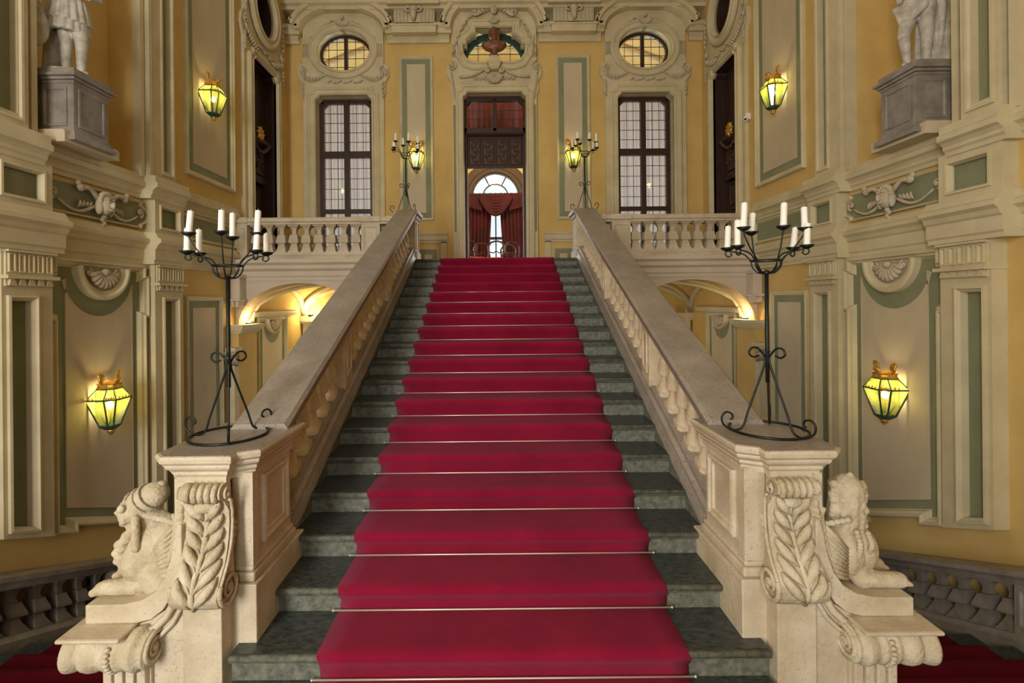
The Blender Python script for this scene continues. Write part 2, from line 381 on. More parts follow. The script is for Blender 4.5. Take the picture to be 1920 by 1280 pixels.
# tall green bordered panels, dado band
for s in (-1, 1):
    o = rect(s*1.68-.365, s*1.68+.365, 3.66, 7.18)
    f = MB(); frame(f, BW, o, FR, .9); f.build('panel_frame', 'mould', wb)
    g = MB(); slab(g, BW, off_poly(o, .06), [], 0, .008); g.build('panel_border', 'green', wb)
    g = MB(); slab(g, BW, off_poly(o, .17), [], 0, .016); g.build('panel_field', 'field', wb)
    d = MB(); mold(d, BW, [(0, 3.18), (.03, 3.18), (.03, 3.22), (.05, 3.24), (.05, 3.33), (.07, 3.36), (.07, 3.38), (0, 3.40)], s*1.03, s*2.33); d.build('dado_band', 'mould', wb)
    for a, b in ((1.05, 1.18), (4.08, 4.44)):
        d = MB(); d.box(min(s*a, s*b), max(s*a, s*b), YB-.03, YB, ZF, 3.2); d.build('dado_pilaster', 'mould', wb)
    o = rect(min(s*1.24, s*1.66), max(s*1.24, s*1.66), ZF+.02, 3.06)
    g = MB(); frame(g, BW, o, FR, .5); g.build('dado_panel_frame', 'mould', wb); g = MB(); slab(g, BW, off_poly(o, .03), [], 0, .01); g.build('dado_panel', 'green', wb)
    g = MB(); slab(g, BW, off_poly(o, .13), [], 0, .02); g.build('dado_panel_field', 'field', wb)
    # green strips in the door surround
    g = MB(); slab(g, BW, rect(min(s*.80, s*.88), max(s*.80, s*.88), 3.4, 6.1), [], .07, .078); g.build('surround_strip', 'green', wb)
# entablature
en = thing('trim_1', 'cream and sage entablature running over the windows and door of the back wall', 'cornice', (0, YB, 7.6), kind='structure')
for s in (-1, 1):
    for a, b in ((.95, 2.28), (4.16, 4.5)):
        u0, u1 = (a, b) if s > 0 else (-b, -a)
        m = MB(); mold(m, BW, [(0, 7.45), (.05, 7.45), (.06, 7.52), (.09, 7.55), (.09, 7.6), (0, 7.6)], u0, u1); m.build('lower_band', 'mould', en)
        m = MB(); mold(m, BW, [(0, 7.6), (.16, 7.6), (.16, 7.70), (.2, 7.73), (.2, 7.8), (.1, 7.84), (0, 7.84)], u0-.02, u1+.05); m.build('lower_cornice', 'mould', en)
        g = MB(); slab(g, BW, rect(u0, u1, 7.84, 8.1), [], 0, .03); g.build('frieze_panel', 'green', en)
    # ram's head blocks over the tall panels
    bl = MB(); bl.box(s*1.68-.47, s*1.68+.47, YB-.26, YB, 7.56, 7.72); bl.box(s*1.68-.43, s*1.68+.43, YB-.2, YB, 7.72, 8.14); bl.box(s*1.68-.5, s*1.68+.5, YB-.28, YB, 7.7, 7.74)
    bl.box(s*1.68-.55, s*1.68+.55, YB-.34, YB, 8.12, 8.38)
    fb = bl.build('fluted_block', 'mould', en, bevel=.01)
    fl = MB()
    for k in range(11):
        u = s*1.68-.38+.076*k
        if abs(u-s*1.68) > .1: fl.tube([BW(u, 7.78, .21), BW(u, 8.09, .21)], .022, 6)
    fl.build('fluting', 'stucco', fb)
    rh = MB(); cu = s*1.68
    rh.caps(BW(cu, 8.02, .27), BW(cu, 7.84, .27), .08, .04); rh.ell(BW(cu, 8.06, .26), (.10, .06, .06))
    for q in (-1, 1):
        rh.tube([BW(cu+q*(.08+.09*math.sin(t)), 8.04+.05*math.cos(t), .27) for t in (0, .7, 1.4, 2.1, 2.8, 3.4)], [.03, .03, .027, .023, .018, .01], 6)
        rh.ell(BW(cu+q*.045, 8.0, .34), (.016, .014, .012)); rh.ell(BW(cu+q*.02, 7.83, .32), (.01, .01, .008))
    rh.build('ram_mask', 'stucco', fb, smooth=True)
for cu, hw, z0, zt in ((-3.22, .86, 7.66, 8.12), (3.22, .86, 7.66, 8.12), (0, .90, 7.66, 8.34)):
    m = MB(); frame(m, BW, [(cu+hw+.12, z0)]+arc(cu, z0, hw, 0, 180, 24, zt-z0)[0:]+[(cu-hw-.12, z0)], [(0, .05), (-.01, .2), (-.03, .24), (-.07, .24), (-.09, .2), (-.14, .2), (-.16, .27), (-.2, .29), (-.23, .29), (-.25, .2), (-.25, 0)], closed=False)
    m.build('arched_hood', 'mould', en, auto=True)
m = MB(); mold(m, BW, [(0, 8.08), (.22, 8.08), (.24, 8.14), (.3, 8.17), (.3, 8.24), (.36, 8.28), (.36, 8.34), (.42, 8.4), (.5, 8.44), (.5, 8.55), (0, 8.6)], -4.5, 4.5); m.build('upper_cornice', 'mould', en)
m = MB(); mold(m, BW, [(0, 8.62), (.62, 8.62), (.66, 8.72), (.7, 8.8), (0, 8.85)], -4.5, 4.5); m.build('crown_cornice', 'yellow', en)

# windows and panes
def leaded_window(nm, label, cu):
    w_ = thing(nm, label, 'window', (cu, YB+.2, ZF), kind='structure'); y = YB+.16
    fr = MB()
    for u0, u1, z0, z1 in ((-.6, -.5, 2.8, 6.36), (.5, .6, 2.8, 6.36), (-.6, .6, 6.24, 6.36), (-.6, .6, 2.8, 2.9)): fr.box(cu+u0, cu+u1, y-.03, y+.06, z0, z1)
    for q in (-1, 1): fr.prism([(0, 0), (q*.1, 0), (0, -.1)], lambda p, k, t, q=q: (cu-q*.5+p, t, 6.24+k), y-.03, y+.06)
    fr.build('frame', 'wood', w_)
    mu = MB(); mu.box(cu-.055, cu+.055, y-.06, y+.05, 2.85, 6.3); mu.build('mullion', 'wood', w_, bevel=.008)
    for z, t in ((5.13, .07), (3.90, .045)):
        mu = MB(); mu.box(cu-.55, cu+.55, y-.055, y+.05, z-t, z+t); mu.build('transom', 'wood', w_, bevel=.008)
    for side in (-1, 1):
        a, b = (cu+.055, cu+.5) if side > 0 else (cu-.5, cu-.055)
        for z0, z1, n in ((5.20, 6.24, 5), (3.945, 5.06, 5), (2.9, 3.855, 4)):
            pw = (b-a)/3; ph = (z1-z0)/n
            key = 'pane%.3f' % ph
            if key not in CACHE: CACHE[key] = MB().box(-pw/2+.004, pw/2-.004, -.003, .003, -ph/2+.004, ph/2-.004).mesh('glass', 'pane')
            for i in range(3):
                for j in range(n): link_mesh('pane', CACHE[key], w_, Vector((a+pw*(i+.5), y, z0+ph*(j+.5)))-w_.location)
            lead = MB()
            for i in (1, 2): lead.box(a+pw*i-.004, a+pw*i+.004, y-.008, y+.008, z0, z1)
            for j in range(1, n): lead.box(a, b, y-.008, y+.008, z0+ph*j-.004, z0+ph*j+.004)
            lead.build('lead_bars', 'dark', w_)
    cu_ = MB(); cols = []
    n = 90
    for z in (2.75, 6.4):
        cols.append([(cu-.75+1.5*i/n, YB+.45+.055*math.sin(i*1.15)+.02*math.sin(i*.37), z) for i in range(n+1)])
    cu_.loops(cols, False); o = cu_.build('sheer_curtain', 'sheer', None, smooth=True)
    tag(o, 'pale pleated sheer curtain behind the %s tall window of the back wall' % ('left' if cu < 0 else 'right'), 'curtain', 'sheer curtains behind the tall windows')
CACHE = {}; YF_ = 8.24
leaded_window('window_1', 'tall dark-framed leaded window left of the central door', -3.22)
leaded_window('window_2', 'tall dark-framed leaded window right of the central door', 3.22)
for k, cu in ((3, -3.22), (4, 3.22)):
    w_ = thing('window_%d' % k, 'oval leaded window above the %s tall window of the back wall' % ('left' if cu < 0 else 'right'), 'window', (cu, YB+.2, 7.29), kind='structure'); y = YB+.16
    OM = lambda u, v, h: (u, y-h, v)
    f = MB(); frame(f, OM, oval(cu, 7.29, .57, .44), [(0, -.03), (0, .04), (.05, .04), (.06, .02), (.06, -.03)]); f.build('frame', 'wood', w_)
    b_ = MB(); b_.box(cu-.035, cu+.035, y-.05, y+.03, 6.87, 7.71); b_.build('mullion', 'wood', w_)
    for s in (-1, 1):
        p = MB(); hp = [(cu+s*.03, 7.71), (cu+s*.03, 6.87)]+[(cu+s*.54*math.cos(t), 7.29+.42*math.sin(t)) for t in [-1.4+2.8*i/14 for i in range(15)]]
        slab(p, OM, hp, [], -.003, .003); p.build('pane', 'glass', w_)
    l = MB()
    for dx in (.2, .38): 
        for s in (-1, 1):
            hh = .42*math.sqrt(1-(dx/.55)**2); l.box(cu+s*dx-.004, cu+s*dx+.004, y-.008, y+.008, 7.29-hh, 7.29+hh)
    for dz in (-.25, -.06, .13, .3):
        hh = .54*math.sqrt(1-(dz/.42)**2); l.box(cu-hh, cu+hh, y-.008, y+.008, 7.29+dz-.004, 7.29+dz+.004)
    l.build('lead_bars', 'dark', w_)
w_ = thing('window_5', 'low arched leaded window behind the bronze bust over the door', 'window', (0, YB+.2, 7.3), kind='structure'); y = YB+.18
OM = lambda u, v, h: (u, y-h, v)
p = MB(); slab(p, OM, rect(-.7, .7, 7.0, 7.8), [], -.003, .003); p.build('pane', 'glass', w_)
l = MB()
for x in (-.35, 0, .35): l.box(x-.006, x+.006, y-.01, y+.01, 7.0, 7.75)
for z in (7.12, 7.3, 7.48): l.box(-.7, .7, y-.01, y+.01, z-.005, z+.005)
l.build('lead_bars', 'dark', w_)
f = MB(); frame(f, OM, arc(0, 7.1, .6, 0, 180, 20, .5)[::-1], [(0, -.02), (0, .03), (.16, .03), (.16, -.02)], closed=False); f.build('arched_frame', 'verdi', w_)
# door: transom lights, carved panels
d1 = thing('door_1', 'tall dark walnut door case with red-curtained transom and four carved panels', 'door', (0, YB+.2, ZF), kind='structure'); y = YB+.14
f = MB()
for a in ((-.67, -.60, ZF, 6.36), (.60, .67, ZF, 6.36), (-.67, .67, 6.26, 6.37), (-.67, .67, 5.55, 5.68), (-.04, .04, 5.6, 6.3)): f.box(a[0], a[1], y-.04, y+.08, a[2], a[3])
for q in (-1, 1): f.prism([(0, 0), (q*.09, 0), (0, -.09)], lambda p, k, t, q=q: (-q*.6+p, t, 6.26+k), y-.04, y+.08)
f.build('door_frame', 'wood', d1, bevel=.008)
m = MB(); mold(m, lambda u, v, h: (u, y-h, v), [(0, 5.5), (.08, 5.5), (.11, 5.54), (.11, 5.58), (0, 5.62)], -.62, .62); m.build('transom_ledge', 'wood', d1)
for s in (-1, 1):
    for i in range(2):
        for j in range(3):
            p = MB(); x0 = s*.04+s*.28*i; x1 = x0+s*.28; p.box(min(x0, x1)+.003, max(x0, x1)-.003, y+.01, y+.015, 5.68+.193*j+.003, 5.68+.193*(j+1)-.003); p.build('pane', 'glass', d1)
l = MB()
for s in (-1, 1): l.box(s*.32-.004, s*.32+.004, y, y+.02, 5.68, 6.26)
for z in (5.873, 6.066): l.box(-.6, .6, y, y+.02, z-.004, z+.004)
l.build('lead_bars', 'wood', d1)
m = MB(); m.box(-.62, .62, y+.02, y+.07, 4.82, 5.52); bp = m.build('panel_board', 'wood', d1)
DM = lambda u, v, h: (u, y+.02-h, v)
for k in range(4):
    cu = -.45+.30*k; o = rect(cu-.13, cu+.13, 4.88, 5.46)
    f = MB(); frame(f, DM, o, FR, .45, True, .8); pf = f.build('carved_panel', 'wood2', d1)
    r = MB(); slab(r, DM, off_poly(o, .03), [], 0, .01)
    for j in range(5):
        scroll(r, DM, cu-.04 if j % 2 else cu+.04, 4.96+.105*j, .045, 1 if j % 2 else -1, 90, 1.2, .01, .02); leafy(r, DM, cu, 4.95+.1*j, 60 if j % 2 else 120, .09, .014, .02)
    r.build('carving', 'wood2', pf, smooth=True)

# room beyond
rm = thing('wall_beyond', 'pale walls of the room beyond the central door', 'wall', (0, 15.5, ZF), kind='structure')
FWM = lambda u, v, h: (u, 15.5-h, v)
AW = [(-.78, ZF), (.78, ZF), (.78, 5.3)]+arc(0, 5.3, .78, 0, 180, 20)[1:]
m = MB(); slab(m, FWM, rect(-5.2, 5.2, ZF-.2, 9.6), [AW, rect(-3.8, -2.6, 2.8, 5.6), rect(2.6, 3.8, 2.8, 5.6)], -.3, 0); m.build('far_plaster', 'room', rm)  # two side openings added to let the curtain backlight in
for s in (-1, 1): m = MB(); m.box(min(s*5.1, s*5.3), max(s*5.1, s*5.3), YB+.4, 15.6, ZF-.2, 9.6); m.build('side_plaster', 'room', rm)
m = MB()
for i in range(13):
    pass
LP = [[( -5.2+10.4*i/24, yy, 8.3+1.3*math.sin(PI*i/24)) for i in range(25)] for yy in (YB+.4, 15.6)]
m.loops(LP, False); o = m.build('vaulted_ceiling', 'room', rm, smooth=True)
for q in (11.6, 13.2, 14.6):
    m = MB(); m.tube([(-5.2+10.4*i/24, q, 8.25+1.3*math.sin(PI*i/24)) for i in range(25)], .09, 6); m.build('ceiling_rib', 'stucco', rm, smooth=True)
w6 = thing('window_6', 'bright arched window with fanlight at the far end of the room beyond', 'window', (0, 15.6, ZF), kind='structure'); y = 15.58
f = MB(); frame(f, FWM, AW, [(0, -.2), (0, .04), (-.1, .06), (-.14, .03), (-.34, .03), (-.36, 0)]); f.build('gilt_surround', 'wood2', w6)
OM = lambda u, v, h: (u, y-h, v)
for rr, t in ((.78, .05), (.43, .035)):
    f = MB(); frame(f, OM, arc(0, 5.3, rr, 0, 180, 20), [(0, -.03), (0, .03), (t, .03), (t, -.03)], closed=False); f.build('fanlight_arch', 'wood', w6)
for a in (62, 118):
    f = MB(); f.tube([(.42*math.cos(R(a)), y, 5.3+.42*math.sin(R(a))), (.76*math.cos(R(a)), y, 5.3+.76*math.sin(R(a)))], .02, 6); f.build('fanlight_bar', 'wood', w6)
f = MB(); f.box(-.78, .78, y-.04, y+.04, 5.24, 5.32); f.build('transom', 'wood', w6)
f = MB(); f.box(-.02, .02, y-.03, y+.03, ZF, 5.25); f.build('mullion', 'wood', w6)
f = MB(); f.box(-.78, .78, y-.03, y+.03, 3.92, 4.0); f.build('glazing_bar', 'wood', w6)
pg = MB(); slab(pg, lambda u, v, h: (u, y+.01-h, v), AW, [], -.002, .002); pg.build('pane', 'glass', w6)

def drape(name, label, x0t, x1t, x0b, x1b, y, z0, z1, nf, mt='red', parent=None, grp=None):
    m = MB(); ls = []; N = nf*8
    for k in range(9):
        t = k/8; z = z1+(z0-z1)*t; xa = x0t+(x0b-x0t)*t**1.3; xb = x1t+(x1b-x1t)*t**1.3
        ls.append([(xa+(xb-xa)*i/N, y+.04*math.sin(2*PI*i/8)*(.7+.3*t)+.01*math.sin(i*.6+k), z) for i in range(N+1)])
    m.loops(ls, False); o = m.build(name, mt, parent, smooth=True)
    sd = o.modifiers.new('solid', 'SOLIDIFY'); sd.thickness = .01
    if label: tag(o, label, 'curtain', grp)
    return o
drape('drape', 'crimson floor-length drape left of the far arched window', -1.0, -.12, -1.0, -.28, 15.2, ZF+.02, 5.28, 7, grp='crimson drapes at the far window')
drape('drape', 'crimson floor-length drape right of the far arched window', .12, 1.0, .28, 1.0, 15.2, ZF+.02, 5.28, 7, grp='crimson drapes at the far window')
sw = thing('swag_valance', 'crimson swagged valance hanging under the fanlight of the far window', 'curtain', (0, 15.05, 5.1))
for i in range(7):
    m = MB(); dr = .04+.085*i; m.tube([(-.5+1.0*t/12, 15.02-.012*i, 5.24-.012*i-dr*math.sin(PI*t/12)) for t in range(13)], .06, 8)
    m.build('swag_fold', 'red', sw, smooth=True)
for s in (-1, 1):
    m = MB(); m.loops([[(s*(.42+.045*i), 15.03+.03*math.sin(i*1.9), z) for i in range(13)] for z in (5.3, 4.75)], False)
    m.v = [(x, yy, z-(abs(abs(x)-.42)*-.3 if z < 5 else 0)) for x, yy, z in m.v]; m.build('tail', 'red', sw, smooth=True)
m = MB(); m.loops([[(-.95+.05*i, 15.1+.03*math.sin(i*1.9), z) for i in range(39)] for z in (5.32, 4.95)], False); m.build('valance_band', 'red', sw, smooth=True)
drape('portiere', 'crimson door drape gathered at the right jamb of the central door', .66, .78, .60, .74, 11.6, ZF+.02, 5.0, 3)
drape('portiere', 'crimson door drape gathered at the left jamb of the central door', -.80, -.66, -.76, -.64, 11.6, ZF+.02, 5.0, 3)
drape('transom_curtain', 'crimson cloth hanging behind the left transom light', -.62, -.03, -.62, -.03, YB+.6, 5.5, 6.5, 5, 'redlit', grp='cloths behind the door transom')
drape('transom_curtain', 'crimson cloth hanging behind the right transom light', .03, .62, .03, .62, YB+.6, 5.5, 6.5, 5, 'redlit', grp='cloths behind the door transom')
# chairs in the far room
def chair(x, y, rz, label):
    t = thing('chair', label, 'chair', (x, y, ZF), rz, 'curved-back wooden chairs beyond the central door')
    b = MB(); b.tube([(-.16, .22, .45), (-.2, .25, .65), (-.22, .28, .82), (-.15, .30, .94), (0, .30, .98), (.15, .30, .94), (.22, .28, .82), (.2, .25, .65), (.16, .22, .45)], .026, 6); b.build('back_frame', 'chairwood', t, smooth=True, local=True)
    b = MB(); b.tube([(-.2, .26, .68), (-.08, .26, .64), (0, .26, .7), (.08, .26, .64), (.2, .26, .68)], .017, 6); b.build('back_rail', 'chairwood', t, smooth=True, local=True)
    b = MB(); b.box(-.24, .24, -.24, .24, .42, .48); b.build('seat', 'seat', t, local=True, bevel=.02)
    for a in (-1, 1):
        for c in (-1, 1):
            l = MB(); l.tube([(a*.2, c*.2, .43), (a*.21, c*.21, .25), (a*.23, c*.23, 0)], [.022, .016, .016], 6); l.build('leg', 'chairwood', t, smooth=True, local=True)
for x, yy, rz, lb in ((-.36, 13.5, .2, 'leftmost tall curved chair back seen through the central door'), (-.02, 13.0, -.1, 'small chair back nearest the middle through the central door'), (.30, 13.9, -.2, 'chair back right of the middle against the bright far window'),
                      (.56, 13.3, .4, 'rightmost chair back in front of the right crimson drape'), (-.6, 12.8, .5, 'low chair half hidden by the left jamb of the central door')):
    chair(x, yy, rz, lb)

# ------------------------------------------------------------------ floors, ceiling, rear
def st(name, label, cat, mb, m, **k): return tag(mb.build(name, m, None, **k), label, cat, kind='structure')
m = MB(); m.box(-4.9, 4.9, YF_, 15.8, 2.45, ZF); m.box(-1.6, 1.6, 7.96, YF_, 2.45, ZF-.006)
st('floor_upper', 'grey stone floor of the upper landing and the room beyond', 'floor', m, 'grey')
m = MB(); m.box(-4.6, 4.6, -4.2, 1.78, -.5, -.29); m.box(-4.6, -1.3, 1.78, 2.4, -.5, -.29); m.box(1.3, 4.6, 1.78, 2.4, -.5, -.29)
st('floor', 'dark stone floor of the middle landing in front of the red stairs', 'floor', m, 'tread')
m = MB(); m.box(-4.9, 4.9, 9.2, 11.6, -3.4, -3.2); st('floor_lower', 'stone floor of the ground level under the balcony arches', 'floor', m, 'grey')
m = MB(); m.box(-5, 5, -4.4, YB+.1, 11, 11.2); st('ceiling', 'plain cream ceiling high over the stair hall', 'ceiling', m, 'beige')
RM = lambda u, v, h: (u, -4.1+h, v)
rw = thing('wall_rear', 'ochre facade wall behind the viewer with two tall windows', 'wall', (0, -4.1, 0), kind='structure')
holes = [rect(c-.85, c+.85, .5, 5.9) for c in (-3, 0)]
m = MB(); slab(m, RM, rect(-4.9, 4.9, -3.3, 11.1), holes, -.3, 0); m.build('plaster_face', 'yellow', rw)
for h in holes: m = MB(); frame(m, RM, h, [(0, 0), (0, .05), (-.15, .06), (-.17, 0)]); m.build('window_architrave', 'mould', rw)

# ------------------------------------------------------------------ side walls
def zb(u): return -.32-.42*(u-4.66)
TRI = 0
def capital(parent, mp, u0, u1, z0, z1, h):
    c = MB(); H = z1-z0
    for a, b, hh, e in ((0, .08, .0, .0), (.08, .2, -.005, .0), (.2, .3, .05, .03), (.3, .92, .0, .0), (.92, .985, .04, .014)):
        o = rect(u0-e, u1+e, z0+H*a, z0+H*b); slab(c, mp, o, [], 0, h+.03+hh)
    cp = c.build('capital', 'mould', parent)
    n = 5; w_ = (u1-u0)/n
    for k in range(n):
        g = MB(); frame(g, mp, rect(u0+w_*(k+.18), u0+w_*(k+.82), z0+H*.38, z0+H*.86), [(0, .0), (0, .02), (.012, .02), (.02, 0)], 1); g.v = [tuple(v) for v in g.v]
        g2 = MB(); frame(g2, lambda u, v, hh: mp(u, v, hh+h+.03), rect(u0+w_*(k+.16), u0+w_*(k+.84), z0+H*.38, z0+H*.88), [(0, 0), (0, .018), (w_*.12, .018), (w_*.2, 0)], 1); g2.build('flute', 'mould', cp)
        t = MB(); slab(t, lambda u, v, hh: mp(u, v, hh+h+.02), [(u0+w_*(k+.12), z0+H*.02), (u0+w_*(k+.88), z0+H*.02), (u0+w_*(k+.70), z0+H*.19), (u0+w_*(k+.30), z0+H*.19)], [], 0, .03); t.build('gutta', 'mould', cp)
LEDGE = [(0, 3.24), (.025, 3.24), (.03, 3.28), (.05, 3.30), (.05, 3.33), (.075, 3.36), (.11, 3.38), (.11, 3.43), (.085, 3.45), (.085, 3.52), (0, 3.54)]
CORN = [(0, 2.42), (.03, 2.42), (.03, 2.46), (.045, 2.48), (.045, 2.60), (.065, 2.62), (.08, 2.66), (.12, 2.69), (.12, 2.73), (.08, 2.75), (.06, 2.79), (.04, 2.82), (0, 2.82)]
def shiftp(pr, d): return [(h+d if h > 0 else h, v) for h, v in pr]
def side_wall(s):
    nm = 'right' if s > 0 else 'left'
    mp = lambda u, v, h: (s*(XW-h), u, v)
    W = thing('wall_'+nm, 'tall %s wall of the stair hall, ochre plaster with cream pilasters and sage panels' % nm, 'wall', (s*XW, 5, 0), kind='structure')
    dr = clip(8.66, 9.62, ZF, 6.4); ov = oval(9.14, 7.45, .40, .46); ni = rect(4.66, 5.9, 3.545, 6.6)[:2]+arc(5.28, 6.6, .62, 0, 180, 12)
    m = MB(); slab(m, mp, rect(-4.3, YB+.2, -3.4, 11.1), [dr, ov, ni], -.35, 0); m.build('plaster_face', 'yellow', W)
    m = MB(); m.box(min(s*(XW+.3), s*(XW+.36)), max(s*(XW+.3), s*(XW+.36)), 4.6, 6.1, 3.4, 7.4); m.build('niche_back', 'yellow', W)
    m = MB(); m.box(min(s*XW, s*(XW+.3)), max(s*XW, s*(XW+.3)), YB+.2, 11.5, -3.4, 2.5); m.build('lower_plaster', 'yellow', W)
    # door surround and oval
    o = [(8.42, ZF), (9.88, ZF), (9.88, 6.6), (9.98, 6.8), (9.95, 7.0), (9.86, 7.1)]+arc(9.14, 7.5, .74, 0, 180, 16)+[(8.42, 7.1), (8.33, 7.0), (8.30, 6.8), (8.4, 6.6)]
    q = MB(); slab(q, mp, o, [dr, ov], 0, .07); q.build('door_surround', 'mould', W)
    PO = [(-.15, .07), (-.15, .10), (-.12, .13), (-.09, .13), (-.08, .10), (-.04, .10), (-.02, .13), (0, .10), (0, 0)]
    q = MB(); frame(q, mp, dr, PO); q.build('door_architrave', 'mould', W, auto=True)
    q = MB(); frame(q, mp, ov, [(a*1.3, b*1.2) for a, b in PO]); q.build('oval_architrave', 'mould', W, auto=True)
    r = MB()
    for e in (-1, 1):
        scroll(r, mp, 9.14+e*.74, 6.92, .09, e, 90, 1.4, .022, .1)
        for k in range(8): leafy(r, mp, 9.14+e*(.74-.07*k), 6.84-.03*k, -90+e*(-25+12*k), .14, .026, .09)
        for k in range(6): leafy(r, mp, 9.14+e*.72, 7.05+.1*k, 90-e*20, .13, .026, .09)
        for k in range(4): leafy(r, mp, 9.14+e*.76, 6.7-.08*k, -90-e*15, .1, .022, .08)
    for k in range(6): leafy(r, mp, 8.84+.11*k, 6.68, 20 if k % 2 else -20, .12, .022, .08)
    r.build('rocaille_relief', 'stucco', W, smooth=True)
    # upper lamp panel
    o = rect(6.86, 8.14, 3.785, 9.6)
    f = MB(); frame(f, mp, o, FR, 1.2); f.build('panel_frame', 'mould', W)
    g = MB(); slab(g, mp, off_poly(o, .08), [], 0, .008); g.build('panel_border', 'green', W)
    g = MB(); slab(g, mp, off_poly(o, .2), [], 0, .016); g.build('panel_field', 'field', W)
    # upper pilasters (green strip) and niche mouldings
    for a, b, ga, gb in ((6.02, 6.50, 6.27, 6.42), (4.10, 4.46, 4.20, 4.36)):
        q = MB(); slab(q, mp, rect(a, b, 3.5, 9.8), [rect(ga, gb, 3.66, 9.6)], 0, .12); q.build('pilaster', 'mould', W)
        q = MB(); slab(q, mp, rect(ga-.01, gb+.01, 3.65, 9.61), [], 0, .05); q.build('pilaster_strip', 'green', W)
        q = MB(); frame(q, lambda u, v, h: mp(u, v, h+.12), rect(ga-.045, gb+.045, 3.6, 9.65), [(0, 0), (0, .02), (.025, .02), (.045, -.02)]); q.build('strip_frame', 'mould', W)
    for a, b, hh in ((5.90, 5.96, .10), (5.98, 6.03, .15), (4.54, 4.60, .07), (4.605, 4.64, .03), (4.47, 4.50, .05), (3.98, 4.06, .1)):
        q = MB(); slab(q, mp, rect(a, b, 3.5, 9.8), [], 0, hh); q.build('pilaster_fillet', 'mould', W)
    # ledge with breaks
    for a, b, e in ((-4.1, 4.02, 0), (4.02, 4.57, .14), (4.57, 5.965, .0), (5.965, 6.62, .14), (6.62, 8.15, 0)):
        q = MB(); mold(q, mp, shiftp(LEDGE, e), a, b); q.build('ledge', 'mould', W)
    q = MB(); mold(q, mp, [(0, 3.5), (.3, 3.5), (.3, 3.60), (.28, 3.62), (0, 3.62)], 4.63, 5.30); q.build('niche_sill', 'beige', W)
    for a, b, e in ((-4.1, 4.02, 0), (4.02, 4.74, .16), (4.74, 5.98, .02), (5.98, 6.70, .16), (6.70, 8.15, 0)):
        q = MB(); mold(q, mp, shiftp(CORN, e), a, b); q.build('cornice', 'mould', W)
    # frieze pedestals with small sage panels
    for a, b in ((4.08, 4.66), (6.06, 6.62)):
        o = rect(a, b, 2.8, 3.27); i_ = off_poly(o, .1)
        q = MB(); slab(q, mp, o, [i_], 0, .15); q.build('frieze_pedestal', 'mould', W)
        q = MB(); slab(q, mp, off_poly(i_, -.01), [], 0, .09); q.build('frieze_panel', 'green', W)
        q = MB(); frame(q, lambda u, v, h: mp(u, v, h+.15), off_poly(i_, -.02), [(0, 0), (0, .02), (.02, .02), (.04, -.03)]); q.build('frieze_panel_frame', 'mould', W)
    # long frieze band near the balcony
    o = rect(6.78, 8.15, 2.9, 3.18); q = MB(); slab(q, mp, o, [], 0, .012); q.build('frieze_strip', 'green', W)
    q = MB(); frame(q, mp, off_poly(o, -.05), FR, .7); q.build('frieze_strip_frame', 'mould', W)
    o = rect(.2, 3.8, 2.9, 3.18); q = MB(); slab(q, mp, o, [], 0, .012); q.build('frieze_strip', 'green', W)
    # cartouche with mask
    cu = 5.36
    o = [(cu-.62, 2.86), (cu+.62, 2.86), (cu+.62, 2.9)]+arc(cu+.64, 3.03, .11, -80, 80, 8)+[(cu+.62, 3.16), (cu+.62, 3.2), (cu-.62, 3.2), (cu-.62, 3.16)]+arc(cu-.64, 3.03, .11, 100, 260, 8)+[(cu-.62, 2.9)]
    q = MB(); slab(q, mp, o, [], 0, .02); ct = q.build('cartouche', 'green', W)
    q = MB(); frame(q, mp, o, [(0, 0), (0, .045), (.012, .055), (.022, .045), (.03, .02)]); q.build('cartouche_frame', 'mould', ct)
    q = MB(); q.ell(mp(cu, 3.03, .09), (.075, .09, .115), 12, 9); q.ell(mp(cu, 3.02, .18), (.025, .02, .035)); q.ell(mp(cu, 2.97, .165), (.02, .035, .012))
    for e in (-1, 1):
        q.ell(mp(cu+e*.035, 3.06, .155), (.018, .016, .014)); q.ell(mp(cu+e*.03, 3.085, .155), (.02, .03, .01))
        q.ell(mp(cu+e*.08, 3.0, .09), (.04, .035, .09))
    for k in range(9): a = PI*k/8; q.ell(mp(cu+.085*math.cos(a), 3.06+.09*math.sin(a), .1), (.035, .03, .03))
    for k in range(4): q.ell(mp(cu+.012*(-1)**k, 2.90-.035*k, .07), (.025-.003*k, .03-.004*k, .03))
    q.build('mask', 'stucco', ct, smooth=True)
    q = MB()
    for e in (-1, 1):
        q.tube([mp(cu+e*(.1+.04*i), 3.0-.09*math.sin(PI*i/11), .05) for i in range(12)], [.022-.001*i for i in range(12)], 6)
        scroll(q, mp, cu+e*.58, 3.05, .055, e, -90, 1.3, .015, .05)
        q.tube([mp(cu+e*(.08+.22*t), 3.08+.06*math.sin(3*t)+.06*t, .08) for t in (0, .25, .5, .75, 1)], [.03, .026, .024, .03, .02], 6)
        q.ell(mp(cu+e*.30, 3.16, .08), (.03, .045, .045)); q.ell(mp(cu+e*.33, 3.2, .08), (.025, .03, .03))
        for k in range(4): leafy(q, mp, cu+e*(.12+.05*k), 3.04, -90+e*(50-10*k), .1, .016, .04)
    q.build('garland', 'stucco', ct, smooth=True)
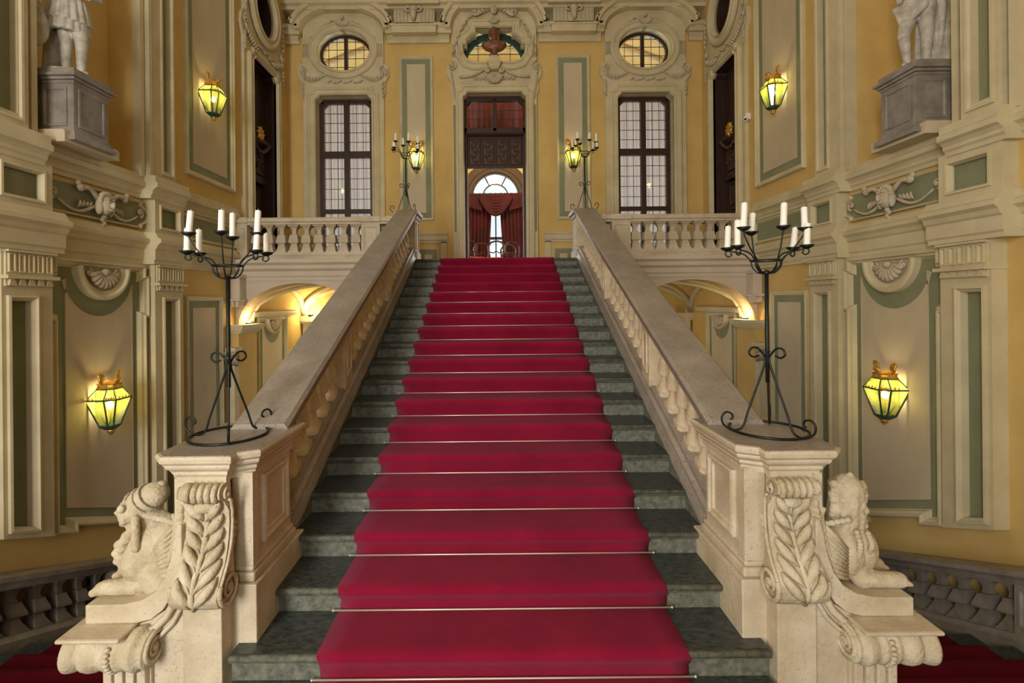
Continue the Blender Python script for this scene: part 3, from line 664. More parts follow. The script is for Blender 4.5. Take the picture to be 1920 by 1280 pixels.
    # lower pilasters
    for a, b, ga, gb in ((4.18, 4.66, 4.27, 4.46), (6.06, 6.60, 6.24, 6.46)):
        o = [(a, zb(a)), (b, zb(b)), (b, 2.42), (a, 2.42)]; i_ = [(ga, zb(ga)+.1), (gb, zb(gb)+.1), (gb, 1.96), (ga, 1.96)]
        q = MB(); slab(q, mp, o, [i_], 0, .14); q.build('pilaster', 'mould', W)
        q = MB(); slab(q, mp, off_poly(i_, -.01), [], 0, .07); q.build('pilaster_panel', 'green', W)
        q = MB(); frame(q, lambda u, v, h: mp(u, v, h+.14), off_poly(i_, -.05), [(0, 0), (0, .025), (.02, .03), (.03, .015), (.05, .0), (.055, -.05)]); q.build('pilaster_panel_frame', 'mould', W)
        capital(W, mp, a+.02, b-.02, 2.09, 2.42, .13)
    # central niche-like panel
    a, b = 4.74, 6.0; e = .055
    o = [(a, zb(a)), (5.0, zb(5.0)), (5.0, zb(5.0)+.08), (5.74, zb(5.74)+.08), (5.74, zb(5.74)), (b, zb(b)), (b, 1.75), (b+e, 1.75), (b+e, 2.28), (b, 2.28), (b, 2.40), (a, 2.40), (a, 2.28), (a-e, 2.28), (a-e, 1.75), (a, 1.75)]
    q = MB(); frame(q, mp, o, [(0, 0), (0, .07), (.015, .09), (.03, .09), (.04, .065), (.065, .055), (.075, .02), (.085, .01)]); q.build('panel_frame', 'mould', W)
    q = MB(); slab(q, mp, off_poly(o, .07), [], 0, .01); q.build('panel_border', 'green', W)
    cu = 5.37; zc = 2.33
    fp = [(4.93, zb(4.93)+.27), (5.84, zb(5.84)+.27), (5.84, 2.17)]+[(cu+.47*math.cos(R(t)), 2.26+.47*math.sin(R(t))) for t in range(-12, -169, -12)][1:]+[(4.93, 2.17)]
    q = MB(); frame(q, mp, fp, [(0, 0), (0, .02), (.012, .02), (.016, .016)]); slab(q, mp, off_poly(fp, .014), [], 0, .018); q.build('panel_field', 'field', W)
    q = MB(); frame(q, mp, arc(cu, zc, .36, 180, 360, 20), [(0, 0), (0, .08), (.02, .10), (.045, .10), (.06, .07), (.10, .06), (.11, .03)], closed=False); q.build('shell_niche_frame', 'mould', W)
    q = MB(); slab(q, mp, arc(cu, zc, .26, 180, 360, 16), [], 0, .03); sh = q.build('shell_niche', 'stucco', W)
    q = MB(); shell(q, mp, cu, zc-.03, .2, 190, 350, 9, .05); q.ell(mp(cu, zc-.05, .08), (.04, .05, .04))
    for e in (-1, 1): scroll(q, mp, cu+e*.19, zc-.06, .045, e, 90, 1.3, .014, .06)
    q.build('shell', 'stucco', sh, smooth=True)
    q = MB(); mold(q, mp, [(0, 2.36), (.06, 2.36), (.08, 2.42), (0, 2.43)], 4.66, 6.06); q.build('panel_fillet', 'mould', W)
    # plain panel by the balcony
    o = [(6.84, zb(6.84)+.1), (7.74, zb(7.74)+.1), (7.74, 2.03), (6.84, 2.03)]
    q = MB(); frame(q, mp, o, FR, 1); q.build('panel_frame', 'mould', W)
    q = MB(); slab(q, mp, off_poly(o, .06), [], 0, .01); q.build('panel_border', 'green', W)
    q = MB(); slab(q, mp, off_poly(o, .17), [], 0, .018); q.build('panel_field', 'field', W)
    # wall panel under the balcony
    a, b = 8.86, 10.1
    o = [(a, -1.6), (b, -1.6), (b, 1.66), (a, 1.66)]
    q = MB(); frame(q, mp, o, FR, 1.2); q.build('panel_frame', 'mould', W); q = MB(); slab(q, mp, off_poly(o, .08), [], 0, .01); q.build('panel_border', 'green', W)
    cu = 9.48
    fp = [(a+.2, -1.2)]+[(b-.2, -1.2), (b-.2, 1.5)]+[(cu+.36*math.cos(R(t)), 1.56+.42*math.sin(R(t))) for t in range(-12, -169, -12)][1:]+[(a+.2, 1.5)]
    q = MB(); slab(q, mp, fp, [], 0, .02); q.build('panel_field', 'field', W)
    q = MB(); frame(q, mp, arc(cu, 1.62, .3, 180, 360, 16), [(0, 0), (0, .08), (.03, .10), (.06, .07), (.08, .03)], closed=False); shell(q, mp, cu, 1.6, .2, 190, 350, 7, .04); q.build('shell_niche', 'stucco', W, smooth=True)
    q = MB(); mold(q, mp, [(0, 1.66), (.08, 1.66), (.12, 1.72), (.12, 1.76), (0, 1.78)], 8.6, 10.5); q.build('string_course', 'mould', W)
    for hole, d_ in ((dr, .003), (ov, .003)): q = MB(); frame(q, mp, hole, [(d_, .03), (d_, -.35)]); q.build('opening_reveal', 'wood', W, auto=True)
    # dark door inside the opening
    k = 2 if s < 0 else 3
    D = thing('door_%d' % k, 'dark walnut door with gilded emblem in the %s wall above the balcony' % nm, 'door', (s*(XW+.2), 9.14, ZF), kind='structure')
    dm = lambda u, v, h: (s*(XW+.22-h), u, v)
    q = MB(); slab(q, dm, rect(8.5, 9.78, ZF, 6.5), [], -.05, .0); q.build('door_panel', 'dark', D)
    q = MB(); slab(q, dm, rect(8.66, 9.62, ZF, 6.4), [rect(8.76, 9.52, ZF, 4.25)], 0, .06); q.build('door_case', 'wood', D)
    for e, f_ in ((8.78, 9.12), (9.16, 9.5)):
        q = MB(); slab(q, dm, rect(e, f_, ZF, 4.2), [], 0, .03); lf = q.build('door_leaf', 'wood2', D)
        for z in (2.75, 3.25, 3.75): q = MB(); frame(q, lambda u, v, h: dm(u, v, h+.03), rect(e+.05, f_-.05, z, z+.42), FR, .4, True, .6); q.build('leaf_panel', 'wood', lf)
    q = MB(); mold(q, dm, [(0, 4.25), (.1, 4.25), (.12, 4.3), (.12, 4.38), (0, 4.4)], 8.68, 9.6); mold(q, dm, [(0, 4.95), (.12, 4.95), (.2, 5.02), (.2, 5.08), (0, 5.1)], 8.68, 9.6); q.build('door_cornice', 'wood', D)
    q = MB(); slab(q, dm, rect(8.8, 9.48, 4.42, 4.94), [], .06, .1)
    for j in range(6): scroll(q, dm, 8.9+.1*j, 4.68+.1*(-1)**j, .06, (-1)**j, 90, 1.3, .014, .12)
    q.build('carved_overdoor', 'wood2', D, smooth=True)
    q = MB(); q.ell(dm(9.14, 5.15, .2), (.05, .1, .12))
    for j in range(8): leafy(q, dm, 9.14, 5.15, 45*j, .15, .03, .2)
    q.build('gilt_emblem', 'gold', D, smooth=True)
    q = MB()
    for j in range(7): q.tube([dm(9.14-.3+.1*j, 4.98-.16*math.sin(PI*j/6)-.02, .2), dm(9.14-.3+.1*(j+.9), 4.98-.16*math.sin(PI*(j+.9)/6)-.02, .21)], .035, 6)
    q.build('garland', 'wood2', D, smooth=True)
    # oval window
    w_ = thing('window_%d' % (7 if s < 0 else 8), 'dark oval window above the side door in the %s wall' % nm, 'window', (s*(XW+.2), 9.14, 7.45), kind='structure')
    om = lambda u, v, h: (s*(XW+.2-h), u, v)
    q = MB(); frame(q, om, oval(9.14, 7.45, .41, .47), [(0, -.03), (0, .03), (.05, .03), (.05, -.03)]); q.build('frame', 'wood', w_)
    q = MB(); slab(q, om, oval(9.14, 7.45, .4, .46), [], -.003, .003); q.build('pane', 'glass', w_)
    q = MB(); slab(q, lambda u, v, h: (s*(XW+.34-h), u, v), oval(9.14, 7.45, .5, .55), [], -.01, .0); q.build('dark_backing', 'dark', w_)
    for z in (7.3, 7.6): q = MB(); q.box(min(s*(XW+.19), s*(XW+.21)), max(s*(XW+.19), s*(XW+.21)), 8.78, 9.5, z-.008, z+.008); q.build('glazing_bar', 'wood', w_)
side_wall(1); side_wall(-1)

# ------------------------------------------------------------------ balcony front with arches, vaults
YF = 8.2
for s in (-1, 1):
    nm = 'right' if s > 0 else 'left'
    A = thing('wall_arch_'+nm, 'pale plaster wall with a low arch under the %s balcony' % nm, 'wall', (s*3.3, YF, 0), kind='structure')
    fm = lambda u, v, h: (s*u, YF-h, v)
    ar = [(2.30, -3.3), (4.40, -3.3), (4.40, 1.55)]+arc(3.35, 1.55, 1.05, 0, 180, 28, .71)[1:]
    m = MB(); slab(m, fm, rect(1.55, XW+.1, -3.4, 2.5), [ar], -.4, 0); m.build('plaster_face', 'white', A)
    m = MB(); frame(m, fm, ar, [(0, .012), (.0, -.39)]); m.v = [v for v in m.v]; m.build('arch_soffit', 'yellow', A, auto=True)
    m = MB(); mold(m, fm, [(0, 2.3), (.02, 2.3), (.02, 2.36), (.04, 2.38), (.04, 2.46), (.10, 2.5), (.10, 2.56), (.16, 2.6), (.16, 2.66), (0, 2.68)], 1.6, XW); m.build('balcony_cornice', 'white', A)
    # impost and corinthian pier at the side wall
    m = MB(); m.box(min(s*4.30, s*4.45), max(s*4.30, s*4.45), YF-.2, YF+.4, -3.2, 1.42); m.build('pier', 'yellow', A)
    m = MB()
    for e, z0, z1 in ((.0, 1.42, 1.46), (.04, 1.46, 1.5), (.07, 1.5, 1.56)): m.box(min(s*(4.26-e), s*4.45), max(s*(4.26-e), s*4.45), YF-.22-e, YF+.4+e, z0, z1)
    m.build('impost', 'mould', A)
    m = MB(); m.box(min(s*4.3, s*4.44), max(s*4.3, s*4.44), YF-.34, YF-.2, -3.2, .9); m.box(min(s*4.24, s*4.44), max(s*4.24, s*4.44), YF-.42, YF-.2, 1.14, 1.2); m.build('pilaster', 'mould', A)
    m = MB()
    for j in range(6):
        for k in range(2):
            u = 4.25+.035*j; m.tube([(s*u, YF-.32-.02*k, .9+.1*k), (s*u, YF-.38-.02*k, 1.0+.1*k), (s*(u+.0), YF-.44-.02*k, 1.05+.08*k)], [.02, .024, .012], 6)
    for e in (4.24, 4.42): m.ell((s*e, YF-.42, 1.1), (.035, .035, .035))
    m.build('leaf_capital', 'stucco', A, smooth=True)
    # small bracket under the balcony corner
    m = MB()
    for x0, x1, yy, z0, z1 in ((4.27, 4.42, .22, 2.0, 2.36), (4.25, 4.44, .26, 1.96, 2.0), (4.28, 4.33, .24, 1.86, 1.96), (4.36, 4.41, .24, 1.86, 1.96), (4.25, 4.44, .26, 2.34, 2.4)): m.box(min(s*x0, s*x1), max(s*x0, s*x1), YF-yy, YF, z0, z1)
    m.build('corner_bracket', 'white', A, bevel=.006)
    # groin vault
    V = thing('ceiling_vault_'+nm, 'ochre groin vault with cream ribs under the %s balcony' % nm, 'ceiling', (s*3.0, 9.8, 1.6), kind='structure')
    x0, x1, y0, y1 = 1.6, XW+.02, YF+.4, 11.0; n = 24; g = []
    for j in range(n+1):
        row = []
        for i in range(n+1):
            a = -1+2*i/n; b = -1+2*j/n; h = max(math.sqrt(max(0, 1-a*a)), math.sqrt(max(0, 1-b*b)))
            row.append((s*(x0+(x1-x0)*i/n), y0+(y1-y0)*j/n, 1.62+.72*h))
        g.append(row)
    m = MB(); m.loops(g, False); m.build('vault_web', 'yellow', V, smooth=True)
    cx, cy = (x0+x1)/2, (y0+y1)/2; hx, hy = (x1-x0)/2, (y1-y0)/2
    for q in ((1, 1), (-1, 1), (1, -1), (-1, -1)):
        pass
    for d_ in (1, -1):
        m = MB(); m.tube([(s*(cx+hx*t), cy+d_*hy*t, 1.60+.72*math.sqrt(max(0, 1-t*t))) for t in [-1+2*i/20 for i in range(21)]], .05, 6); m.build('vault_rib', 'mould', V, smooth=True)
    for yy in (y1-.03,):
        m = MB(); m.tube([(s*(cx+hx*t), yy, 1.60+.70*math.sqrt(max(0, 1-t*t))) for t in [-1+2*i/20 for i in range(21)]], .07, 6); m.build('wall_rib', 'mould', V, smooth=True)
    m = MB(); m.tube([(s*(x1-.05), cy+hy*t, 1.60+.70*math.sqrt(max(0, 1-t*t))) for t in [-1+2*i/20 for i in range(21)]], .07, 6); m.build('wall_rib', 'mould', V, smooth=True)
    B = thing('wall_lower_'+nm, 'ochre end wall with pale corner pilaster seen under the %s arch' % nm, 'wall', (s*3, 11, 0), kind='structure')
    m = MB(); m.box(min(s*1.5, s*(XW+.2)), max(s*1.5, s*(XW+.2)), 11.0, 11.2, -3.4, 2.5); m.build('plaster_face', 'yellow', B)
    bm_ = lambda u, v, h: (s*u, 11.0-h, v)
    m = MB(); slab(m, bm_, rect(4.05, 4.40, -3.2, 1.45), [], 0, .1); slab(m, bm_, rect(4.0, 4.45, 1.45, 1.5), [], 0, .14); slab(m, bm_, rect(3.97, 4.45, 1.5, 1.62), [], 0, .18); m.build('corner_pilaster', 'mould', B)
    m = MB()
    for e in (4.02, 4.3): scroll(m, bm_, e, 1.66, .05, 1, 90, 1.3, .016, .16)
    m.build('volute', 'stucco', B, smooth=True)
    m = MB(); slab(m, bm_, rect(2.2, 3.8, -1.6, 1.4), [], 0, .012); m.build('panel_border', 'green', B)
    m = MB(); slab(m, bm_, rect(2.4, 3.6, -1.4, 1.2), [], 0, .02); m.build('panel_field', 'field', B)
    # inner flank closing off the chamber below the stairs
    # uplights on the impost
    L = thing('uplight', 'small warm uplight on the impost at the outer end of the %s arch' % nm, 'lamp', (s*4.34, YF+.2, 1.56), group='uplights under the balcony arches')
    m = MB(); m.lathe([(.04, 0), (.05, .02), (.05, .03)], (0, 0, 0), 12); m.build('lamp_base', 'iron', L, local=True)
    m = MB(); m.lathe([(.035, .03), (.035, .045)], (0, 0, 0), 12); m.build('bulb', 'bulb', L, local=True)
    light('POINT', 'uplight_lamp', (s*4.30, YF+.16, 1.66), 9 if s > 0 else 11, (1, .72, .32), rad=.05)
L = thing('uplight', 'small warm uplight on the far corner pilaster under the left arch', 'lamp', (-4.2, 10.85, 1.62), group='uplights under the balcony arches')
m = MB(); m.lathe([(.05, 0), (.06, .03), (.06, .04)], (0, 0, 0), 12); m.build('lamp_base', 'iron', L, local=True)
m = MB(); m.lathe([(.045, .04), (.045, .06)], (0, 0, 0), 12); m.build('bulb', 'bulb', L, local=True)
light('POINT', 'uplight_lamp', (-4.15, 10.75, 1.75), 22, (1, .78, .34), rad=.05)
light('POINT', 'vault_lamp', (3.0, 9.9, 1.2), 10, (1, .85, .6), rad=.1)
light('POINT', 'vault_lamp', (-3.0, 9.6, 1.0), 14, (1, .82, .45), rad=.1)

# ------------------------------------------------------------------ the staircase
ST = thing('staircase', 'broad straight flight of dark stone steps rising to the upper landing', 'staircase', (0, Y0, 0))
NS = 18
def step_poly(y, z, d=T):           # section in (y,z)
    return [(y, z-RS), (y, z-.045), (y-.02, z-.042), (y-.034, z-.03), (y-.038, z-.015), (y-.03, z), (y+d+.02, z), (y+d+.02, z-RS)]
for n in range(-2, NS):
    y = Y0+T*n; z = RS*(n+1); hw = 1.345 if n > 0 else 1.50
    m = MB(); m.prism(step_poly(y, z, T if n < NS-1 else .12), lambda p, q, t: (t, p, q), -hw if n > 0 else -1.36, hw if n > 0 else 1.36)
    m.build('step', 'riser', ST)
# dark worn tread slabs lie as their own thin pieces
for n in range(-2, NS):
    y = Y0+T*n; z = RS*(n+1); m = MB(); hw = 1.343 if n > 0 else 1.358
    m.box(-hw, hw, y-.012, y+T+.0 if n < NS-1 else y+.12, z, z+.004); m.build('tread', 'tread', ST)
    f = MB(); f.tube([(-hw, y-.026, z-.012), (0, y-.026, z-.012), (hw, y-.026, z-.012)], .0165, 8); f.build('nosing', 'riser', ST, smooth=True)
m = MB(); m.prism([(Y0+.2, -.1), (8.3, 2.5), (8.3, 2.3), (Y0+.2, -.4)], lambda p, q, t: (t, p, q), -1.3, 1.3); m.build('understructure', 'grey', ST)
for s in (-1, 1):
    m = MB(); a, b = 2.9, YF
    m.prism([(a, -3.3), (b, -3.3), (b, nose(b)-.05), (a, nose(a)-.05)], lambda p, q, t: (s*t, p, q), 1.345, 1.58); m.build('flank_wall', 'beige', ST)

# carpet
cp = MB(); pts = []
for n in range(-2, NS):
    y = Y0+T*n; z = RS*(n+1); e = .012
    pts += [(y-e, z-RS+e), (y-e, z-.07), (y-.02-e, z-.045), (y-.04-e*.6, z-.02), (y-.04, z+e*.2), (y-.02, z+e+.004), (y+.04, z+e+.003), (y+T-.04, z+e+.002)]
pts.append((8.2, ZF+.012))
for yy in (9, 10.25): pts.append((yy, ZF+.012))
ls = []
for k, (y, z) in enumerate(pts):
    wv = .012*math.sin(k*.8)+.006*math.sin(k*2.1); cx = .018
    N = 16; ls.append([(cx-.93+wv*.6+1.86*i/N, y, z+(.0015*math.sin(i*2.3+k))) for i in range(N+1)])
cp.loops(ls, False)
CARPET = cp.build('stair_carpet', 'carpet', None, smooth=False)
tag(CARPET, 'long red carpet running up the middle of the main stairs', 'carpet')
autosmooth(CARPET, 60)
sd = CARPET.modifiers.new('solid', 'SOLIDIFY'); sd.thickness = .009; sd.offset = -1
rod = MB(); rod.tube([(-.96, 0, 0), (-.3, 0, 0), (.3, 0, 0), (.96, 0, 0)], .0055, 6)
for s in (-1, 1): rod.ell((s*.963, 0, 0), (.008, .008, .008))
rm_ = rod.mesh('brass', 'rod', smooth=True)
for n in range(-1, NS):
    y = Y0+T*n; z = RS*n
    o = link_mesh('stair_rod', rm_, None, (.018, y-.026, z+.022))
    tag(o, 'thin pale brass rod holding the red carpet, %s riser of the flight' % ['lowest', 'second', 'third', 'fourth', 'fifth', 'sixth', 'seventh', 'eighth', 'ninth', 'tenth', 'eleventh', 'twelfth', 'thirteenth', 'fourteenth', 'fifteenth', 'sixteenth', 'seventeenth', 'eighteenth', 'topmost'][n+1], 'rod', 'brass carpet rods on the red stairs')

# ------------------------------------------------------------------ balustrades
BP = [(.5, 0), (.5, .06), (.44, .075), (.42, .10), (.36, .2), (.28, .30), (.27, .325), (.44, .345), (.47, .37), (.46, .42), (.38, .60), (.36, .64), (.22, .655), (.19, .70), (.185, .78), (.25, .86), (.33, .90), (.34, .925), (.5, .94), (.5, 1)]
def bal_mesh(w_, h, sl, key, m='balus', cy=1.0, nk=1.0, rnd=False):
    if key not in CACHE:
        b = MB()
        if rnd:
            ls = []
            for r, t in BP:
                q = (r if r > .4 else r*nk)*w_; l = []
                for i in range(16):
                    a_ = 2*PI*(i+.5)/16; c_, s_ = math.cos(a_), math.sin(a_); k = 1/max(abs(c_), abs(s_)) if (t <= .06 or t >= .94) else 1.0
                    l.append((c_*q*k, s_*q*k*cy, t*h+sl*s_*q*k*cy))
                ls.append(l)
            b.loops(ls, True, True)
        else: b.square([((r if r > .4 else r*nk)*w_, t*h) for r, t in BP], (0, 0, 0), cy=cy, sl=sl)
        CACHE[key] = b.mesh(m, 'baluster')
    return CACHE[key]
def pier_panel(mb, x0, x1, y0, y1, z0, z1, sl=0):
    mb.prism([(y0, z0), (y1, z0+sl*(y1-y0)), (y1, z1+sl*(y1-y0)), (y0, z1)], lambda p, q, t: (t, p, q), x0, x1)
for s in (-1, 1):
    nm = 'right' if s > 0 else 'left'
    BA = thing('stair_balustrade', 'raked marble balustrade on the %s side of the red stairs' % nm, 'balustrade', (s*1.47, 3, .5))
    a, b = 2.92, 7.86
    px = lambda p, q, t: (s*t, p, q)
    m = MB()   # top rail: section extruded along the slope
    prof = [(1.33, .67), (1.31, .69), (1.31, .72), (1.285, .75), (1.28, .79), (1.30, .815), (1.60, .815), (1.625, .79), (1.62, .75), (1.59, .72), (1.59, .69), (1.57, .67)]
    m.loops([[(s*x, y, nose(y)+z) for x, z in prof] for y in (a, a+.001, b)], True, True); m.build('handrail', 'rail', BA, auto=True)
    m = MB(); prof = [(1.31, .0), (1.31, .04), (1.325, .07), (1.325, .13), (1.35, .15), (1.35, .192), (1.575, .192), (1.575, .16), (1.595, .13), (1.595, .0)]
    m.loops([[(s*x, y, nose(y)+z) for x, z in prof] for y in (a, b)], True, True); m.build('base_rail', 'rail', BA, auto=True)
    m = MB(); m.loops([[(s*x, y, nose(y)+z) for x, z in [(1.318, -.2), (1.318, .002), (1.59, .002), (1.59, -.25)]] for y in (a, b)], True, True); m.build('stringer', 'riser', BA)
    for yc in (4.34, 6.05):
        m = MB(); pier_panel(m, min(s*1.34, s*1.58), max(s*1.34, s*1.58), yc-.10, yc+.10, nose(yc-.1)+.18, nose(yc-.1)+.69, SL); m.build('pier', 'balus', BA)
        for xi in (1.34, 1.58):
            o = [(yc-.06, nose(yc-.06)+.28), (yc+.06, nose(yc+.06)+.28), (yc+.06, nose(yc+.06)+.62), (yc-.06, nose(yc-.06)+.62)]
            q = MB(); frame(q, lambda u, v, h: (s*(xi+(-h if xi < 1.4 else h)), u, v), o, [(0, 0), (0, .012), (.015, .012), (.025, .002)]); q.build('pier_panel', 'balus', BA)
    me = bal_mesh(.112, .49, SL, 'rake', cy=1.15, nk=.75, rnd=True)
    for y0, y1 in ((3.04, 4.24), (4.44, 5.95), (6.15, 7.72)):
        n = round((y1-y0)/.19)
        for k in range(n):
            y = y0+(y1-y0)*(k+.5)/n; link_mesh('baluster', me, BA, Vector((s*1.44, y, nose(y)+.19))-BA.location)
    # upper newel
    N_ = thing('upper_newel', 'small marble newel post at the top end of the %s stair rail' % nm, 'newel post', (s*1.46, 8.05, ZF))
    m = MB(); m.box(-.17, .17, -.2, .2, -.02, .14); m.build('base', 'stone', N_, local=True, bevel=.01)
    m = MB(); m.box(-.14, .14, -.17, .17, .14, .68); m.build('shaft', 'stone', N_, local=True)
    for q in (-1, 1): f = MB(); frame(f, lambda u, v, h: (q*(.14+h), u, v), rect(-.12, .12, .18, .64), [(0, 0), (0, .012), (.02, .012), (.03, .002)]); f.build('shaft_panel', 'stone', N_, local=True)
    m = MB(); m.square([(.14, .66), (.16, .69), (.17, .72), (.20, .74), (.205, .79), (.19, .8)], (0, 0, 0), cy=1.15); m.build('cap', 'rail', N_, local=True)
    # balcony balustrade
    Bb = thing('balcony_balustrade', 'pale stone balustrade with wide balusters along the %s balcony' % nm, 'balustrade', (s*3.1, YF+.1, ZF))
    xa, xb = 1.68, XW-.02; mpb = lambda u, v, h: (s*u, YF-h, v)
    m = MB(); mold(m, mpb, [(-.28, 3.26), (.0, 3.26), (.0, 3.29), (.03, 3.31), (.03, 3.36), (.01, 3.38), (-.29, 3.38), (-.31, 3.36), (-.31, 3.31), (-.28, 3.29)], xa, xb); m.build('handrail', 'stone', Bb)
    m = MB(); mold(m, mpb, [(-.28, 2.6), (.06, 2.6), (.06, 2.68), (.03, 2.72), (.0, 2.74), (.0, 2.79), (-.28, 2.79)], xa, xb); m.build('base_rail', 'stone', Bb)
    for u0, u1 in ((1.70, 1.86), (1.98, 2.30), (4.25, 4.43)):
        m = MB(); m.box(min(s*u0, s*u1), max(s*u0, s*u1), YF-.01, YF+.27, 2.78, 3.27); m.build('pier', 'stone', Bb)
        m = MB(); frame(m, lambda u, v, h: mpb(u, v, h+.01), rect(u0+.04, u1-.04, 2.84, 3.22), [(0, 0), (0, .014), (.015, .014), (.03, .002)]); m.build('pier_panel', 'stone', Bb)
        m = MB(); m.box(min(s*(u0-.02), s*(u1+.02)), max(s*(u0-.02), s*(u1+.02)), YF-.05, YF+.31, 3.29, 3.385); m.build('pier_cap', 'stone', Bb, bevel=.01)
    me = bal_mesh(.175, .475, 0, 'flat', 'stone')
    for k in range(9): link_mesh('baluster', me, Bb, Vector((s*(2.41+.215*k), YF+.13, 2.788))-Bb.location)

# ------------------------------------------------------------------ lower newels with scroll brackets and sphinxes
def newel(s):
    nm = 'right' if s > 0 else 'left'
    N_ = thing('newel_pedestal', 'large marble newel pedestal at the foot of the %s stair rail, carved leaf in front' % nm, 'pedestal', (s*1.5, 2.7, 0))
    def bx(mb, a, b, c, d, e, f): return mb.box(min(s*a, s*b), max(s*a, s*b), c, d, e, f)
    m = MB(); bx(m, 1.31, 1.62, 2.56, 3.02, .53, 1.02); m.build('shaft', 'stone', N_)
    m = MB(); bx(m, 1.30, 1.41, 2.54, 2.6, .53, 1.02); m.build('corner_pilaster', 'stone', N_)
    im = lambda u, v, h: (s*(1.31-h), u, v)
    m = MB(); frame(m, im, rect(2.65, 2.96, .60, .97), [(0, 0), (0, .02), (.015, .025), (.03, .012), (.045, .012), (.055, .0)]); m.build('side_panel', 'stone', N_)
    m = MB(); bx(m, 1.285, 1.64, 2.52, 3.05, .45, .50); bx(m, 1.295, 1.63, 2.53, 3.04, .50, .53); m.build('base_moulding', 'stone', N_, bevel=.012)
    m = MB(); bx(m, 1.265, 1.66, 2.50, 3.12, -.3, .45); m.build('base', 'stone', N_, bevel=.006)
    m = MB(); bx(m, 1.39, 1.585, 2.40, 2.52, -.3, .395); m.build('bracket_block', 'stone', N_, bevel=.004)
    m = MB(); bx(m, 1.42, 1.66, 2.46, 2.62, .395, 1.02); m.build('back_pilaster', 'stone', N_)
    # cap, two jogged layers
    jog = lambda e: [(1.30-e, 3.04+e), (1.30-e, 2.57-e), (1.395-e, 2.52-e), (1.395-e, 2.46-e), (1.64+e, 2.46-e), (1.70+e, 2.52-e), (1.70+e, 3.04+e)]
    m = MB()
    ls = []
    for e, z in ((0, 1.0), (.005, 1.03), (.02, 1.045), (.02, 1.06), (.05, 1.08), (.055, 1.09), (.055, 1.10), (.075, 1.115), (.08, 1.135), (.07, 1.147)):
        ls.append([(s*x, y, z) for x, y in jog(e*.75)])
    m.loops(ls, True, True); m.build('cap', 'rail' if False else 'stone', N_)
    m = MB(); slab(m, lambda u, v, h: (s*u, v, 1.147+h), jog(.045), [], 0, .003); m.build('cap_top', 'rail', N_)
    # scroll bracket: S profile in (y,z)
    prof = [(2.50, 1.0), (2.43, 1.0), (2.405, .985), (2.395, .96), (2.40, .935), (2.425, .92), (2.44, .91), (2.45, .86), (2.452, .80), (2.445, .73), (2.43, .67), (2.405, .61), (2.37, .56), (2.34, .52), (2.33, .47), (2.345, .43), (2.38, .402), (2.43, .397), (2.50, .397)]
    x0, x1 = 1.375, 1.60
    m = MB(); ls = []
    for k in range(7):
        t = k/6; x = x0+(x1-x0)*t; ls.append([(s*(x+((.02 if x < 1.45 else 0) if z > .9 else 0)), y-.006*math.sin(PI*t), z) for y, z in prof])
    m.loops(ls, True, True); br = m.build('scroll_bracket', 'stone2', N_, auto=True)
    def fy(z):
        P = sorted([(zz, yy) for yy, zz in prof[3:17]])
        for (z0, y0), (z1, y1) in zip(P, P[1:]):
            if z0 <= z <= z1: return y0+(y1-y0)*(z-z0)/max(z1-z0, 1e-6)
        return 2.4
    cx = (x0+x1)/2
    m = MB()
    m.tube([(s*(cx+.01*math.sin(i*.5)), fy(z)-.012, z) for i, z in enumerate([.42+.045*j for j in range(11)])], [.014]*11, 6)
    for e in (-1, 1):
        for j in range(6):
            z0 = .44+.075*j; L = .11-.004*j; pts = []; rs = []
            for t in (0, .2, .4, .6, .8, 1):
                x = cx+e*(.008+.088*math.sin(t*1.5)*(1-.04*j)); z = z0+L*1.15*t**.8; pts.append((s*x, fy(z)-.01-.014*math.sin(PI*t), z)); rs.append([.008, .02, .026, .024, .017, .005][int(t*5+.01)])
            m.tube(pts, rs, 6)
            m.tube([(p[0], p[1]-.016, p[2]) for p in pts[:5]], .004, 5)
    m.ell((s*cx, fy(.89)-.015, .885), (.06, .025, .03))
    m.build('acanthus_leaf', 'stone2', N_, smooth=True)
    m = MB()
    for k in range(5): m.tube([(s*(cx-.068+.034*k), y-.008, z) for y, z in ((2.44, 1.0), (2.405, .985), (2.395, .96), (2.40, .935), (2.43, .918))], .015, 6)
    m.build('fluted_roll', 'stone2', N_, smooth=True)
    for xx in (x0, x1):
        sm = lambda u, v, h: (s*(xx+(-h if xx == x0 else h)), u, v)
        m = MB(); m.tube(spiral(sm, 2.43, .48, .088, .015, 150, 1.8, .008, 34), [.014-.006*i/34 for i in range(35)], 6)
        m.tube([sm(y+.018, z, .006) for y, z in prof[5:14]], .009, 6); m.ell(sm(2.43, .48, .0), (.02, .022, .022))
        m.tube(spiral(sm, 2.425, .958, .03, .008, 90, 1.2, .006, 16), .007, 6); m.build('side_volute', 'stone2', N_, smooth=True)
    m = MB()
    for k in range(7): m.ell((s*1.40, 2.47+.012*k, .60+.03*k-.02), (.02, .018, .022))
    m.build('side_leaf', 'stone2', N_, smooth=True)

    # ---- parapet with fluted pilaster and volute roll carrying the sphinx
    P = thing('parapet_pedestal', 'carved marble parapet end with fluted pilaster and rolled volute beside the %s newel' % nm, 'pedestal', (s*1.95, 2.5, 0))
    px = lambda p, q, t: (s*p, t, q)
    m = MB(); m.prism([(1.58, -.6), (1.84, -.6), (1.84, .29), (1.78, .31), (1.70, .36), (1.65, .44), (1.61, .53), (1.58, .6)], px, 2.44, 2.80); m.build('parapet_body', 'stone', P)
    sweep = [(1.60, .60), (1.62, .54), (1.65, .45), (1.70, .37), (1.76, .325), (1.83, .308), (2.09, .305), (2.09, .40), (1.90, .403), (1.81, .42), (1.74, .46), (1.69, .53), (1.66, .62), (1.64, .73), (1.62, .80), (1.60, .80)]
